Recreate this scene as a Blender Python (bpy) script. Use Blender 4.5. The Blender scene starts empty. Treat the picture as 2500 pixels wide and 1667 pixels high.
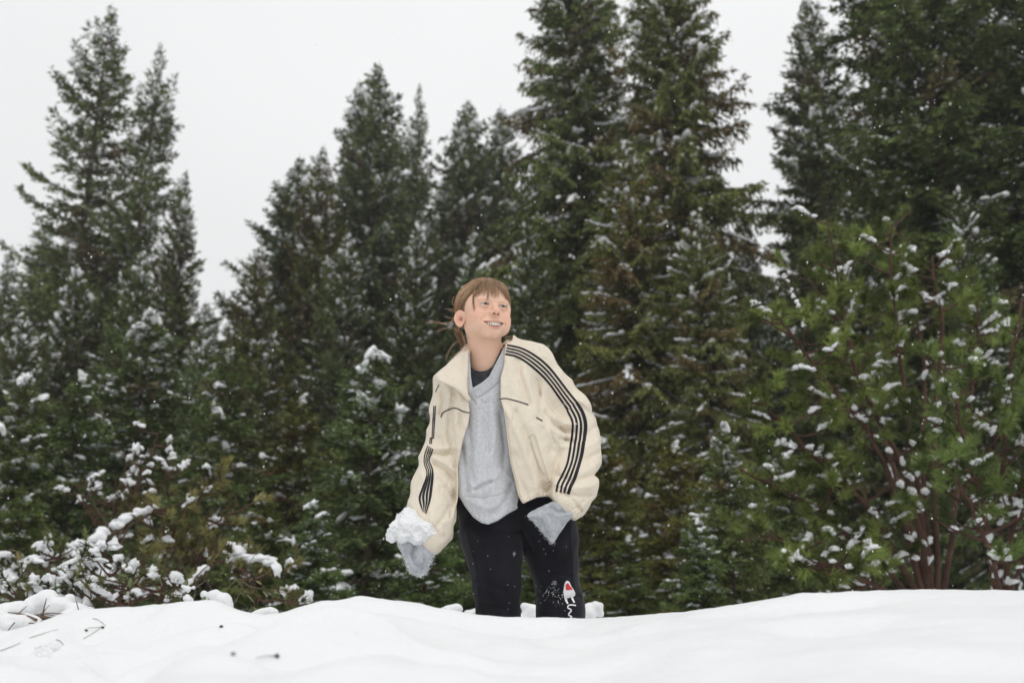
import bpy, math, random
import numpy as np
from mathutils import Vector, Matrix

# ------------------------------------------------------------------ camera
SC = bpy.context.scene
COL = SC.collection
PITCH = math.radians(17.0)
CAM = np.array((0.0, 0.0, 0.30))
FOC = 35.0
cam = bpy.data.cameras.new('camera')
cam_o = bpy.data.objects.new('camera', cam)
COL.objects.link(cam_o)
cam_o.location = CAM
cam_o.rotation_euler = (math.pi / 2 + PITCH, 0, 0)
cam.lens = FOC
cam.sensor_width = 36.0
cam.clip_end = 900.0
cam.clip_start = 0.02
cam.dof.use_dof = True
cam.dof.focus_distance = 2.86
cam.dof.aperture_fstop = 3.3
cam.dof.aperture_blades = 0
SC.camera = cam_o

# ------------------------------------------------------------------ light
SUN_EL, SUN_AZ = math.radians(58), math.radians(158)     # behind the photographer, high, through cloud
W = bpy.data.worlds.new('World')
SC.world = W
W.use_nodes = True
nt = W.node_tree
nt.nodes.clear()
wout = nt.nodes.new('ShaderNodeOutputWorld')
bg = nt.nodes.new('ShaderNodeBackground')
sky = nt.nodes.new('ShaderNodeTexSky')
sky.sky_type = 'NISHITA'
sky.sun_disc = False
sky.sun_elevation = SUN_EL
sky.sun_rotation = SUN_AZ
sky.air_density = 1.0
sky.dust_density = 4.0
hs = nt.nodes.new('ShaderNodeHueSaturation')
hs.inputs['Saturation'].default_value = 0.10
hs.inputs['Value'].default_value = 0.9
nt.links.new(sky.outputs[0], hs.inputs['Color'])
# cloud deck: an even pale grey with a soft slow mottling and a slightly brighter zenith
tc = nt.nodes.new('ShaderNodeTexCoord')
sep = nt.nodes.new('ShaderNodeSeparateXYZ')
nt.links.new(tc.outputs['Generated'], sep.inputs[0])
mr = nt.nodes.new('ShaderNodeMapRange')
mr.inputs['From Min'].default_value = 0.0
mr.inputs['From Max'].default_value = 1.0
mr.inputs['To Min'].default_value = 7.9
mr.inputs['To Max'].default_value = 12.0
nt.links.new(sep.outputs['Z'], mr.inputs['Value'])
nz = nt.nodes.new('ShaderNodeTexNoise')
nz.inputs['Scale'].default_value = 1.6
nz.inputs['Detail'].default_value = 3
nt.links.new(tc.outputs['Generated'], nz.inputs['Vector'])
mr2 = nt.nodes.new('ShaderNodeMapRange')
mr2.inputs['From Min'].default_value = 0.3
mr2.inputs['From Max'].default_value = 0.7
mr2.inputs['To Min'].default_value = 0.95
mr2.inputs['To Max'].default_value = 1.05
nt.links.new(nz.outputs['Fac'], mr2.inputs['Value'])
mul = nt.nodes.new('ShaderNodeMath'); mul.operation = 'MULTIPLY'
nt.links.new(mr.outputs[0], mul.inputs[0]); nt.links.new(mr2.outputs[0], mul.inputs[1])
comb = nt.nodes.new('ShaderNodeCombineColor')
for k, v in enumerate((0.985, 0.995, 1.0)):
    m_ = nt.nodes.new('ShaderNodeMath'); m_.operation = 'MULTIPLY'
    m_.inputs[1].default_value = v
    nt.links.new(mul.outputs[0], m_.inputs[0]); nt.links.new(m_.outputs[0], comb.inputs[k])
mix = nt.nodes.new('ShaderNodeMix'); mix.data_type = 'RGBA'
mix.inputs['Factor'].default_value = 0.86
nt.links.new(hs.outputs[0], mix.inputs[6]); nt.links.new(comb.outputs[0], mix.inputs[7])
nt.links.new(mix.outputs[2], bg.inputs['Color'])
bg.inputs['Strength'].default_value = 0.10
nt.links.new(bg.outputs[0], wout.inputs[0])

sun = bpy.data.lights.new('sun', 'SUN')
sun.energy = 0.6
sun.angle = math.radians(20)
sun.color = (1.0, 0.965, 0.92)
sun_o = bpy.data.objects.new('sun', sun)
COL.objects.link(sun_o)
sd = Vector((math.sin(SUN_AZ) * math.cos(SUN_EL), math.cos(SUN_AZ) * math.cos(SUN_EL), math.sin(SUN_EL)))
sun_o.rotation_euler = sd.to_track_quat('Z', 'Y').to_euler()
sun_o.location = sd * 50

SC.render.engine = 'CYCLES'
SC.view_settings.view_transform = 'Standard'
SC.view_settings.look = 'None'
SC.view_settings.gamma = 1.0
SC.view_settings.use_curve_mapping = False
SC.view_settings.exposure = 0.0
cy = SC.cycles
cy.use_denoising = True
try:
    cy.denoiser = 'OPENIMAGEDENOISE'
    cy.denoising_input_passes = 'RGB_ALBEDO_NORMAL'
except Exception:
    pass
cy.max_bounces = 6
cy.diffuse_bounces = 4
cy.glossy_bounces = 2
cy.transmission_bounces = 3
cy.transparent_max_bounces = 6
cy.volume_bounces = 1
cy.use_adaptive_sampling = True
cy.adaptive_threshold = 0.02
cy.caustics_reflective = False
cy.caustics_refractive = False

# ------------------------------------------------------------------ helpers
SP, CP = math.sin(PITCH), math.cos(PITCH)
FT = FOC / 36.0 * 2500.0          # focal length in photo pixels (2500 wide)

def P(px, py, Y):
    """World point at distance Y (along world y) seen at photo pixel (px, py) of 2500x1667."""
    a, b = (px - 1250.0) / FT, (833.5 - py) / FT
    d = np.array((a, CP - b * SP, SP + b * CP))
    return CAM + d * (Y / d[1])

def PD(px, py, Y):                # the same for a 2352-wide view
    k = 2500.0 / 2352.0
    return P(px * k, py * k, Y)

def proj(X, Y, Z):
    """photo pixel of world points (arrays)"""
    dx, dy, dz = X - CAM[0], Y - CAM[1], Z - CAM[2]
    dep = dy * CP + dz * SP
    up = -dy * SP + dz * CP
    return 1250.0 + FT * dx / dep, 833.5 - FT * up / dep

def mat(name, color, rough=0.7, spec=0.5, noise=None, bump=None, sheen=0.0, sss=0.0, attr=None, objcol=False):
    """Principled material; noise=(scale, amount, detail), bump=(scale, strength, distance)."""
    m = bpy.data.materials.new(name)
    m.use_nodes = True
    n = m.node_tree.nodes; l = m.node_tree.links
    b = n['Principled BSDF']
    b.inputs['Roughness'].default_value = rough
    b.inputs['Specular IOR Level'].default_value = spec
    b.inputs['Base Color'].default_value = (*color, 1)
    src = None
    if attr:
        a = n.new('ShaderNodeAttribute'); a.attribute_name = attr
        src = a.outputs['Color']
    if objcol:
        oi = n.new('ShaderNodeObjectInfo')
        if src is None:
            src = oi.outputs['Color']
        else:
            x = n.new('ShaderNodeMix'); x.data_type = 'RGBA'; x.blend_type = 'MULTIPLY'
            x.inputs['Factor'].default_value = 1
            l.new(src, x.inputs[6]); l.new(oi.outputs['Color'], x.inputs[7]); src = x.outputs[2]
    tcn = n.new('ShaderNodeTexCoord')
    if noise:
        t = n.new('ShaderNodeTexNoise'); t.inputs['Scale'].default_value = noise[0]
        t.inputs['Detail'].default_value = noise[2] if len(noise) > 2 else 4
        l.new(tcn.outputs['Object'], t.inputs['Vector'])
        r = n.new('ShaderNodeMapRange')
        r.inputs['From Min'].default_value = 0.3; r.inputs['From Max'].default_value = 0.7
        r.inputs['To Min'].default_value = 1 - noise[1]; r.inputs['To Max'].default_value = 1 + noise[1]
        l.new(t.outputs['Fac'], r.inputs['Value'])
        x = n.new('ShaderNodeMix'); x.data_type = 'RGBA'; x.blend_type = 'MULTIPLY'
        x.inputs['Factor'].default_value = 1
        if src is None:
            x.inputs[6].default_value = (*color, 1)
        else:
            l.new(src, x.inputs[6])
        l.new(r.outputs[0], x.inputs[7]); src = x.outputs[2]
    if src is not None:
        l.new(src, b.inputs['Base Color'])
    if bump:
        t = n.new('ShaderNodeTexNoise'); t.inputs['Scale'].default_value = bump[0]
        t.inputs['Detail'].default_value = 6
        l.new(tcn.outputs['Object'], t.inputs['Vector'])
        bp = n.new('ShaderNodeBump'); bp.inputs['Strength'].default_value = bump[1]
        bp.inputs['Distance'].default_value = bump[2]
        l.new(t.outputs['Fac'], bp.inputs['Height']); l.new(bp.outputs[0], b.inputs['Normal'])
    if sheen:
        b.inputs['Sheen Weight'].default_value = sheen
        b.inputs['Sheen Roughness'].default_value = 0.5
    if sss:
        b.inputs['Subsurface Weight'].default_value = sss
        b.inputs['Subsurface Radius'].default_value = (1.0, 0.35, 0.2)
        b.inputs['Subsurface Scale'].default_value = 0.006
    return m

def mesh_np(name, V, F, material=None, smooth=True, color=None, fcolor=None):
    """mesh from numpy: V (n,3); F (m,3) or (m,4) or a list of such arrays."""
    Fs = F if isinstance(F, list) else [F]
    Fs = [np.asarray(f, dtype=np.int32) for f in Fs if len(f)]
    me = bpy.data.meshes.new(name)
    V = np.asarray(V, dtype=np.float32)
    me.vertices.add(len(V)); me.vertices.foreach_set('co', V.ravel())
    nl = sum(f.size for f in Fs); npol = sum(len(f) for f in Fs)
    me.loops.add(nl); me.polygons.add(npol)
    me.loops.foreach_set('vertex_index', np.concatenate([f.ravel() for f in Fs]))
    tot = np.concatenate([np.full(len(f), f.shape[1], dtype=np.int32) for f in Fs])
    me.polygons.foreach_set('loop_start', np.concatenate(([0], np.cumsum(tot)[:-1])).astype(np.int32))
    try:
        me.polygons.foreach_set('loop_total', tot)
    except Exception:
        pass
    me.update(calc_edges=True)
    me.validate()
    me.polygons.foreach_set('use_smooth', np.full(len(me.polygons), smooth, dtype=bool))
    if color is not None:
        ca = me.color_attributes.new('col', 'FLOAT_COLOR', 'POINT')
        c = np.ones((len(V), 4), dtype=np.float32); c[:, :3] = color
        ca.data.foreach_set('color', c.ravel())
    if material:
        me.materials.append(material)
    me.update()
    return me

def link(name, data, parent=None, loc=None, kind=None):
    o = bpy.data.objects.new(name, data)
    COL.objects.link(o)
    if parent is not None:
        o.parent = parent
    if loc is not None:
        o.location = loc
    if kind:
        o['kind'] = kind
    return o

def thing(name, label, cat, loc=(0, 0, 0), group=None):
    o = link(name, None, loc=loc)
    o.empty_display_size = 0.2
    o['label'] = label; o['category'] = cat
    if group: o['group'] = group
    return o

def tag(o, label, cat, group=None, kind=None):
    if label: o['label'] = label
    if cat: o['category'] = cat
    if group: o['group'] = group
    if kind: o['kind'] = kind
    return o

def copy_thing(root):
    r = root.copy(); COL.objects.link(r)
    for ch in list(root.children):
        c = ch.copy(); COL.objects.link(c); c.parent = r
        for g in list(ch.children):
            d = g.copy(); COL.objects.link(d); d.parent = c
    return r

def nrm(v):
    v = np.asarray(v, dtype=float)
    return v / (np.linalg.norm(v, axis=-1, keepdims=True) + 1e-12)

def tubes(curves, radii, sides=5, cap=True):
    """Join many tapered tubes. curves: list of (n,3); radii: list of (n,)."""
    Vs, Fs, base = [], [], 0
    for c, r in zip(curves, radii):
        c = np.asarray(c, float); r = np.broadcast_to(np.asarray(r, float), (len(c),))
        t = nrm(np.gradient(c, axis=0))
        ref = np.array((0.0, 0.0, 1.0)) if abs(t[:, 2]).mean() < 0.8 else np.array((1.0, 0.0, 0.0))
        u = nrm(np.cross(t, ref)); w = np.cross(t, u)
        a = np.arange(sides) * 2 * math.pi / sides
        ring = c[:, None, :] + r[:, None, None] * (np.cos(a)[None, :, None] * u[:, None, :] + np.sin(a)[None, :, None] * w[:, None, :])
        n = len(c)
        i = np.arange(n - 1)[:, None] * sides; j = np.arange(sides)[None, :]; k = (j + 1) % sides
        f = np.stack((i + j, i + k, i + sides + k, i + sides + j), -1).reshape(-1, 4) + base
        Vs.append(ring.reshape(-1, 3)); Fs.append(f); base += n * sides
    return np.concatenate(Vs), np.concatenate(Fs)

_t = (1 + 5 ** .5) / 2
ICO_V = nrm(np.array([(-1, _t, 0), (1, _t, 0), (-1, -_t, 0), (1, -_t, 0), (0, -1, _t), (0, 1, _t), (0, -1, -_t), (0, 1, -_t), (_t, 0, -1), (_t, 0, 1), (-_t, 0, -1), (-_t, 0, 1)], float))
ICO_F = np.array([(0, 11, 5), (0, 5, 1), (0, 1, 7), (0, 7, 10), (0, 10, 11), (1, 5, 9), (5, 11, 4), (11, 10, 2), (10, 7, 6), (7, 1, 8), (3, 9, 4), (3, 4, 2), (3, 2, 6), (3, 6, 8), (3, 8, 9), (4, 9, 5), (2, 4, 11), (6, 2, 10), (8, 6, 7), (9, 8, 1)])
def ico_sub(V, F):
    V = list(map(tuple, V)); cache = {}; out = []
    def mid(a, b):
        k = (min(a, b), max(a, b))
        if k not in cache:
            m = np.add(V[a], V[b]); m = m / np.linalg.norm(m); V.append(tuple(m)); cache[k] = len(V) - 1
        return cache[k]
    for a, b, c in F:
        ab, bc, ca = mid(a, b), mid(b, c), mid(c, a)
        out += [(a, ab, ca), (b, bc, ab), (c, ca, bc), (ab, bc, ca)]
    return np.array(V), np.array(out)
ICO1 = ico_sub(ICO_V, ICO_F)
ICO2 = ico_sub(*ICO1)

def lumps(cen, axis, size, rng, ico=ICO1, jitter=0.22, flat=0.45):
    """Snow lumps: cen (n,3), axis (n,3) long direction, size (n,3) = half length, half width, half height."""
    n = len(cen)
    if n == 0:
        return np.zeros((0, 3)), np.zeros((0, 3), int)
    V0, F0 = ico
    a = nrm(axis); z = np.array((0, 0, 1.0))
    b = nrm(np.cross(z, a) + 1e-6); c = np.cross(a, b)
    r = 1 + jitter * rng.standard_normal((n, len(V0))) * 0.6
    v = V0[None] * r[..., None]
    vz = np.where(v[..., 2] < 0, v[..., 2] * flat, v[..., 2])
    W_ = cen[:, None] + v[..., 0:1] * size[:, None, 0:1] * a[:, None] + v[..., 1:2] * size[:, None, 1:2] * b[:, None] + vz[..., None] * size[:, None, 2:3] * c[:, None]
    F_ = F0[None] + (np.arange(n) * len(V0))[:, None, None]
    return W_.reshape(-1, 3), F_.reshape(-1, 3)

def vnoise(x, y, seed=0):
    """cheap smooth value noise on arrays"""
    xi, yi = np.floor(x).astype(int), np.floor(y).astype(int)
    xf, yf = x - xi, y - yi
    xf = xf * xf * (3 - 2 * xf); yf = yf * yf * (3 - 2 * yf)
    def h(a, b):
        n = (a * 374761393 + b * 668265263 + seed * 974711) & 0x7fffffff
        n = ((n ^ (n >> 13)) * 1274126177) & 0x7fffffff
        return ((n ^ (n >> 16)) & 0xffff) / 65535.0
    return (h(xi, yi) * (1 - xf) + h(xi + 1, yi) * xf) * (1 - yf) + (h(xi, yi + 1) * (1 - xf) + h(xi + 1, yi + 1) * xf) * yf
def vnoise3(x, y, z, seed=0):
    xi, yi, zi = np.floor(x).astype(np.int64), np.floor(y).astype(np.int64), np.floor(z).astype(np.int64)
    xf, yf, zf = x - xi, y - yi, z - zi
    xf = xf * xf * (3 - 2 * xf); yf = yf * yf * (3 - 2 * yf); zf = zf * zf * (3 - 2 * zf)
    def h(a, b, c):
        n = (a * 374761393 + b * 668265263 + c * 2147483647 + seed * 974711) & 0x7fffffff
        n = ((n ^ (n >> 13)) * 1274126177) & 0x7fffffff
        return ((n ^ (n >> 16)) & 0xffff) / 65535.0
    def lay(k):
        return (h(xi, yi, k) * (1 - xf) + h(xi + 1, yi, k) * xf) * (1 - yf) + (h(xi, yi + 1, k) * (1 - xf) + h(xi + 1, yi + 1, k) * xf) * yf
    return lay(zi) * (1 - zf) + lay(zi + 1) * zf
# ------------------------------------------------------------------ the snow-covered ground
M_SNOW = mat('snow', (0.80, 0.81, 0.82), rough=0.65, spec=0.25, noise=(3.0, 0.015, 4), bump=(55.0, 0.35, 0.012), sss=0.0)
M_SNOWCLUMP = mat('branch_snow', (0.80, 0.81, 0.82), rough=0.7, spec=0.2, bump=(30.0, 0.4, 0.01))

# crest of the bank: photo pixels (2352 wide view) -> height at the crest distance
_cx = [-600, 0, 120, 240, 430, 640, 740, 840, 900, 960, 1040, 1100, 1200, 1330, 1440, 1550, 1680, 1790, 1900, 1990, 2150, 2352, 3000]
_cy = [1478, 1472, 1462, 1432, 1424, 1420, 1411, 1395, 1396, 1404, 1413, 1419, 1421, 1421, 1415, 1408, 1390, 1374, 1366, 1360, 1361, 1360, 1352]
CREST_Y = 2.58
_cp = np.array([PD(a, b, CREST_Y) for a, b in zip(_cx, _cy)])

_rd = np.random.default_rng(12)
DENTS = [(-_rd.uniform(0.0, 0.62), _rd.uniform(1.15, 2.2), _rd.uniform(.04, .11), _rd.uniform(.018, .048)) for _ in range(18)] + [(_rd.uniform(.1, .75), _rd.uniform(1.2, 2.1), _rd.uniform(.05, .12), _rd.uniform(.010, .022)) for _ in range(7)]
def ground_h(x, y):
    x = np.asarray(x, float); y = np.asarray(y, float)
    xs = x * CREST_Y / np.maximum(y, 0.9)
    zc = np.interp(np.where(np.abs(y - CREST_Y) < 1.0, x, x), _cp[:, 0], _cp[:, 2])
    zc = np.where(y < CREST_Y, np.interp(x * 0.5 + xs * 0.5, _cp[:, 0], _cp[:, 2]), zc)
    near = 0.12 + 0.06 * np.tanh(x) * 0 
    t = np.clip((y - 0.55) / (CREST_Y - 0.55), 0, 1)
    up = near + (zc - near) * (1 - (1 - t) ** 1.7)
    s = np.clip((y - CREST_Y) / 0.9, 0, 1); s = s * s * (3 - 2 * s)
    back = 0.06 + 0.05 * np.sin(x * 0.7) 
    dn = zc + (back - zc) * s
    h = np.where(y < CREST_Y, up, dn)
    near_w = np.clip((1.5 - np.abs(y - 1.6)) * 1.2, 0, 1)
    # wind-softened lumps, deeper on the left where brush lies under the snow
    left = np.clip(0.55 - x * 0.9, 0.15, 1.2)
    edge = np.clip(np.abs(y - CREST_Y) / 0.45, 0.05, 1)
    n = (vnoise(x * 3.1 + 7, y * 2.6, 1) - 0.5) * 0.13 + (vnoise(x * 7.3, y * 6.1 + 3, 2) - 0.5) * 0.060 + (vnoise(x * 15, y * 13 + 3, 3) - 0.5) * 0.022
    h = h + n * left * edge * near_w
    h = h + (vnoise(x * 26, y * 26, 5) - 0.5) * 0.004 + (vnoise(x * 60, y * 60, 6) - 0.5) * 0.0022 * (y > 1.5)
    for (dx_, dy_, dr_, dd_) in DENTS:
        r2 = ((x - dx_) / (dr_ * 1.5)) ** 2 + ((y - dy_) / dr_) ** 2
        h = h - dd_ * np.exp(-r2) * near_w + dd_ * 0.5 * np.exp(-(((x - dx_) / (dr_ * 2.2)) ** 2 + ((y - dy_ - dr_ * 1.6) / dr_) ** 2)) * near_w * edge
    far = np.clip((y - 6) / 10, 0, 1)
    h = h + far * ((vnoise(x * 0.16, y * 0.16, 9) - 0.5) * 0.8 - 0.1)
    h = np.where(y < 0.55, 0.12 - np.clip(0.55 - y, 0, 3) * 0.16 + (vnoise(x * 3.1 + 7, y * 2.6, 1) - 0.5) * 0.02, h)
    return h

def grid_sheet(xs, ys):
    X, Y = np.meshgrid(xs, ys, indexing='ij')
    Z = ground_h(X, Y)
    V = np.stack((X, Y, Z), -1).reshape(-1, 3)
    n, m = len(xs), len(ys)
    i, j = np.meshgrid(np.arange(n - 1), np.arange(m - 1), indexing='ij')
    a = i * m + j
    F = np.stack((a, a + m, a + m + 1, a + 1), -1).reshape(-1, 4)
    return V, F

def ramp_axis(c0, c1, step, far, g=1.16):
    mid = list(np.arange(c0, c1 + 1e-6, step)); lo, hi = [], []
    d, p = step, mid[-1]
    while p < far[1]:
        d *= g; p += d; hi.append(p)
    d, p = step, mid[0]
    while p > far[0]:
        d *= g; p -= d; lo.append(p)
    return np.array(lo[::-1] + mid + hi)

gx = ramp_axis(-2.0, 2.0, 0.0125, (-260, 260))
gy = ramp_axis(0.9, 3.2, 0.0125, (-60, 420))
V, F = grid_sheet(gx, gy)
ground = link('snow_ground', mesh_np('snow_ground', V, F, M_SNOW), kind='structure')
# ------------------------------------------------------------------ implicit-surface modelling
class Grid:
    def __init__(s, lo, hi, h):
        s.lo = np.array(lo, float); s.h = h
        s.n = np.ceil((np.array(hi) - s.lo) / h).astype(int) + 1
        ax = [(s.lo[k] + h * np.arange(s.n[k])).astype(np.float32) for k in range(3)]
        s.X, s.Y, s.Z = np.meshgrid(*ax, indexing='ij')
        s.PX, s.PY = proj(s.X, s.Y, s.Z)
    def sample(s, Fd, pts):
        q = (pts - s.lo) / s.h
        q = np.clip(q, 0, s.n - 1.001); i = q.astype(int); f = q - i
        r = 0
        for a in (0, 1):
            for b in (0, 1):
                for c in (0, 1):
                    w = (f[:, 0] if a else 1 - f[:, 0]) * (f[:, 1] if b else 1 - f[:, 1]) * (f[:, 2] if c else 1 - f[:, 2])
                    r = r + w * Fd[i[:, 0] + a, i[:, 1] + b, i[:, 2] + c]
        return r
    def grad(s, Fd, pts):
        e = s.h
        g = np.stack([s.sample(Fd, pts + e * np.eye(3)[k]) - s.sample(Fd, pts - e * np.eye(3)[k]) for k in range(3)], -1)
        return nrm(g)

def cap(g, A, B, ra, rb):
    A = np.asarray(A, np.float32); B = np.asarray(B, np.float32); d = B - A
    x, y, z = g.X - A[0], g.Y - A[1], g.Z - A[2]
    t = np.clip((x * d[0] + y * d[1] + z * d[2]) / np.float32(d @ d), 0, 1)
    return np.sqrt((x - t * d[0]) ** 2 + (y - t * d[1]) ** 2 + (z - t * d[2]) ** 2) - (ra + (rb - ra) * t)
def chain(g, pts, rad, k=0.02):
    d = None
    for i in range(len(pts) - 1):
        c = cap(g, pts[i], pts[i + 1], rad[i], rad[i + 1])
        d = c if d is None else smin(d, c, k)
    return d
def ell(x, y, z, c, r):
    x, y, z = (x - c[0]) / r[0], (y - c[1]) / r[1], (z - c[2]) / r[2]
    k0 = np.sqrt(x * x + y * y + z * z) + 1e-6
    k1 = np.sqrt((x / r[0]) ** 2 + (y / r[1]) ** 2 + (z / r[2]) ** 2) + 1e-9
    return k0 * (k0 - 1) / k1
def smin(a, b, k):
    h = np.clip(k - np.abs(a - b), 0, None) / k
    return np.minimum(a, b) - h * h * k * 0.25
def smax(a, b, k):
    return -smin(-a, -b, k)
def loft(g, st):
    """st: (px, py, half width px, Y, half depth m)"""
    st = np.array(st, float)
    C = np.array([P(a[0], a[1], a[3]) for a in st]); hw = np.array([RR(a[2], c) for a, c in zip(st, C)])
    o = np.argsort(C[:, 2]); zz = C[o, 2]
    zf = g.Z[0, 0, :]
    zd = np.linspace(zz[0], zz[-1], 60)
    def sp(v):
        c = np.interp(zd, zz, v[o]); kk = np.ones(7) / 7
        c = np.convolve(np.pad(c, 3, 'edge'), kk, 'valid')
        return np.interp(zf, zd, c).astype(np.float32)[None, None, :]
    cx, cy, a, b = sp(C[:, 0]), sp(C[:, 1]), sp(hw), sp(st[:, 4])
    r = np.sqrt(((g.X - cx) / a) ** 2 + ((g.Y - cy) / b) ** 2)
    return (r - 1) * np.minimum(a, b), zz
def RR(n, c):
    """n photo pixels as metres at world point c"""
    return n * ((c[1] - CAM[1]) * CP + (c[2] - CAM[2]) * SP) / FT
def poly2(px, py, V):
    """signed distance (pixels) to polygon, negative inside"""
    V = np.asarray(V, float); d = np.full(px.shape, 1e9, np.float32); ins = np.zeros(px.shape, bool)
    for i in range(len(V)):
        a, b = V[i], V[(i + 1) % len(V)]; e = b - a
        t = np.clip(((px - a[0]) * e[0] + (py - a[1]) * e[1]) / (e @ e), 0, 1)
        d = np.minimum(d, np.hypot(px - a[0] - t * e[0], py - a[1] - t * e[1]))
        if e[1] != 0:
            c = ((a[1] <= py) & (b[1] > py)) | ((b[1] <= py) & (a[1] > py))
            xs = a[0] + (py - a[1]) / e[1] * e[0]
            ins ^= c & (px < xs)
    return np.where(ins, -d, d)
def line2(px, py, V):
    V = np.asarray(V, float); d = np.full(px.shape, 1e9, np.float32)
    for a, b in zip(V[:-1], V[1:]):
        e = b - a; t = np.clip(((px - a[0]) * e[0] + (py - a[1]) * e[1]) / (e @ e), 0, 1)
        d = np.minimum(d, np.hypot(px - a[0] - t * e[0], py - a[1] - t * e[1]))
    return d
CREASE, RIDGE = 2.1, 1.5
def creases(g, d, folds, band=0.03, ymax=9):
    """add ridges (amp > 0) and creases (amp < 0), mm, along lines drawn on the front of the cloth"""
    m = (np.abs(d) < band) & (g.Y < ymax)
    px, py = g.PX[m], g.PY[m]; v = d[m]
    fade = np.clip((ymax - g.Y[m]) / 0.03, 0, 1)
    dv = 0
    for pts, wid, amp in folds:
        k_, w_ = (CREASE, 0.85) if amp < 0 else (RIDGE, 1.0)
        dv = dv - amp * k_ * 0.001 * fade * np.exp(-(line2(px, py, pts) / (wid * w_)) ** 1.3)
    d[m] = v + np.where(dv > 0, 0.0125 * np.tanh(dv / 0.0125), dv)
    return d
def wrinkle(g, d, seed, comps, band=0.03):
    m = np.abs(d) < band
    x, y, z = g.X[m], g.Y[m], g.Z[m]; v = d[m]
    for sx, sz, amp, tilt in comps:
        u = x * math.cos(tilt) + z * math.sin(tilt); w = -x * math.sin(tilt) + z * math.cos(tilt)
        n = vnoise3(u * sx + 31, w * sz + 17, y * (sx + sz) * 0.5, seed)
        v = v - amp * (1 - np.abs(2 * n - 1) * 2) ; seed += 1
    d[m] = v
    return d

def nets(g, Fd, smooth=2):
    """surface nets"""
    S = Fd < 0
    nx, ny, nz = Fd.shape
    def c(a, i, j, k):
        return a[i:nx - 1 + i, j:ny - 1 + j, k:nz - 1 + k]
    cnt = np.zeros((nx - 1, ny - 1, nz - 1), np.int8)
    for i in (0, 1):
        for j in (0, 1):
            for k in (0, 1):
                cnt += c(S, i, j, k)
    act = (cnt > 0) & (cnt < 8)
    I = np.argwhere(act)
    vid = np.full(act.shape, -1, np.int64); vid[act] = np.arange(len(I))
    cv = {}
    for i in (0, 1):
        for j in (0, 1):
            for k in (0, 1):
                cv[i, j, k] = Fd[I[:, 0] + i, I[:, 1] + j, I[:, 2] + k].astype(np.float64)
    acc = np.zeros((len(I), 3)); n = np.zeros(len(I))
    corners = list(cv)
    for a in corners:
        for ax in range(3):
            if a[ax] == 0:
                b = list(a); b[ax] = 1; b = tuple(b)
                fa, fb = cv[a], cv[b]; cr = (fa < 0) != (fb < 0)
                t = np.where(cr, fa / np.where(cr, fa - fb, 1), 0)
                p = np.array(a, float)[None].repeat(len(I), 0); p[:, ax] += t
                acc[cr] += p[cr]; n[cr] += 1
    V = g.lo + g.h * (I + acc / n[:, None])
    quads = []
    for ax in range(3):
        o = [k for k in range(3) if k != ax]
        sl0 = [slice(1, -1)] * 3; sl1 = [slice(1, -1)] * 3
        sl0[ax] = slice(0, -1); sl1[ax] = slice(1, None)
        A, B = S[tuple(sl0)], S[tuple(sl1)]
        E = np.argwhere(A != B)
        if not len(E): continue
        inside_first = A[E[:, 0], E[:, 1], E[:, 2]]
        E = E + 1; E[:, ax] -= 1
        def at(du, dv):
            q = E.copy(); q[:, o[0]] += du; q[:, o[1]] += dv
            return vid[q[:, 0], q[:, 1], q[:, 2]]
        q = np.stack((at(-1, -1), at(0, -1), at(0, 0), at(-1, 0)), -1)
        flip = inside_first if ax != 1 else ~inside_first
        q[~flip] = q[~flip][:, ::-1]
        quads.append(q)
    Q = np.concatenate(quads)
    Q = Q[(Q >= 0).all(1)]
    # light Taubin smoothing evens out the voxel steps
    E = np.concatenate((Q[:, [0, 1]], Q[:, [1, 2]], Q[:, [2, 3]], Q[:, [3, 0]]))
    E = np.concatenate((E, E[:, ::-1])); cnt_ = np.bincount(E[:, 0], minlength=len(V)).astype(float)[:, None] + 1e-9
    for lam in (0.5, -0.52) * smooth:
        A = np.stack([np.bincount(E[:, 0], weights=V[E[:, 1], k], minlength=len(V)) for k in range(3)], -1) / cnt_
        V = V + lam * (A - V)
    return V, Q

def cast(g, Fd, px, py, y0=2.55, y1=3.15, step=0.0025):
    """first surface point seen from the photograph's side at photo pixels; closest approach where the ray misses"""
    px = np.asarray(px, float).ravel(); py = np.asarray(py, float).ravel()
    y0 = max(y0, g.lo[1]); y1 = min(y1, g.lo[1] + g.h * (g.n[1] - 1))
    base = np.array([P(a, b, 1.0) - CAM for a, b in zip(px, py)])
    best = np.full(len(px), 1e9); by = np.zeros(len(px)); hit = np.zeros(len(px), bool); prev = None; hy = np.zeros(len(px))
    for Y in np.arange(y0, y1, step):
        pts = CAM + base * Y
        v = g.sample(Fd, pts)
        out = ((pts < g.lo) | (pts > g.lo + g.h * (g.n - 1))).any(1)
        v = np.where(out, 1.0, v)
        if prev is not None:
            cr = (~hit) & (v < 0) & (prev >= 0)
            hy[cr] = (Y - step * (v / np.where(cr, v - prev, 1)))[cr]; hit |= cr
        b = v < best; best[b] = v[b]; by[b] = Y; prev = v
    yy = np.where(hit, hy, by)
    return CAM + base * yy[:, None], hit

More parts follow.
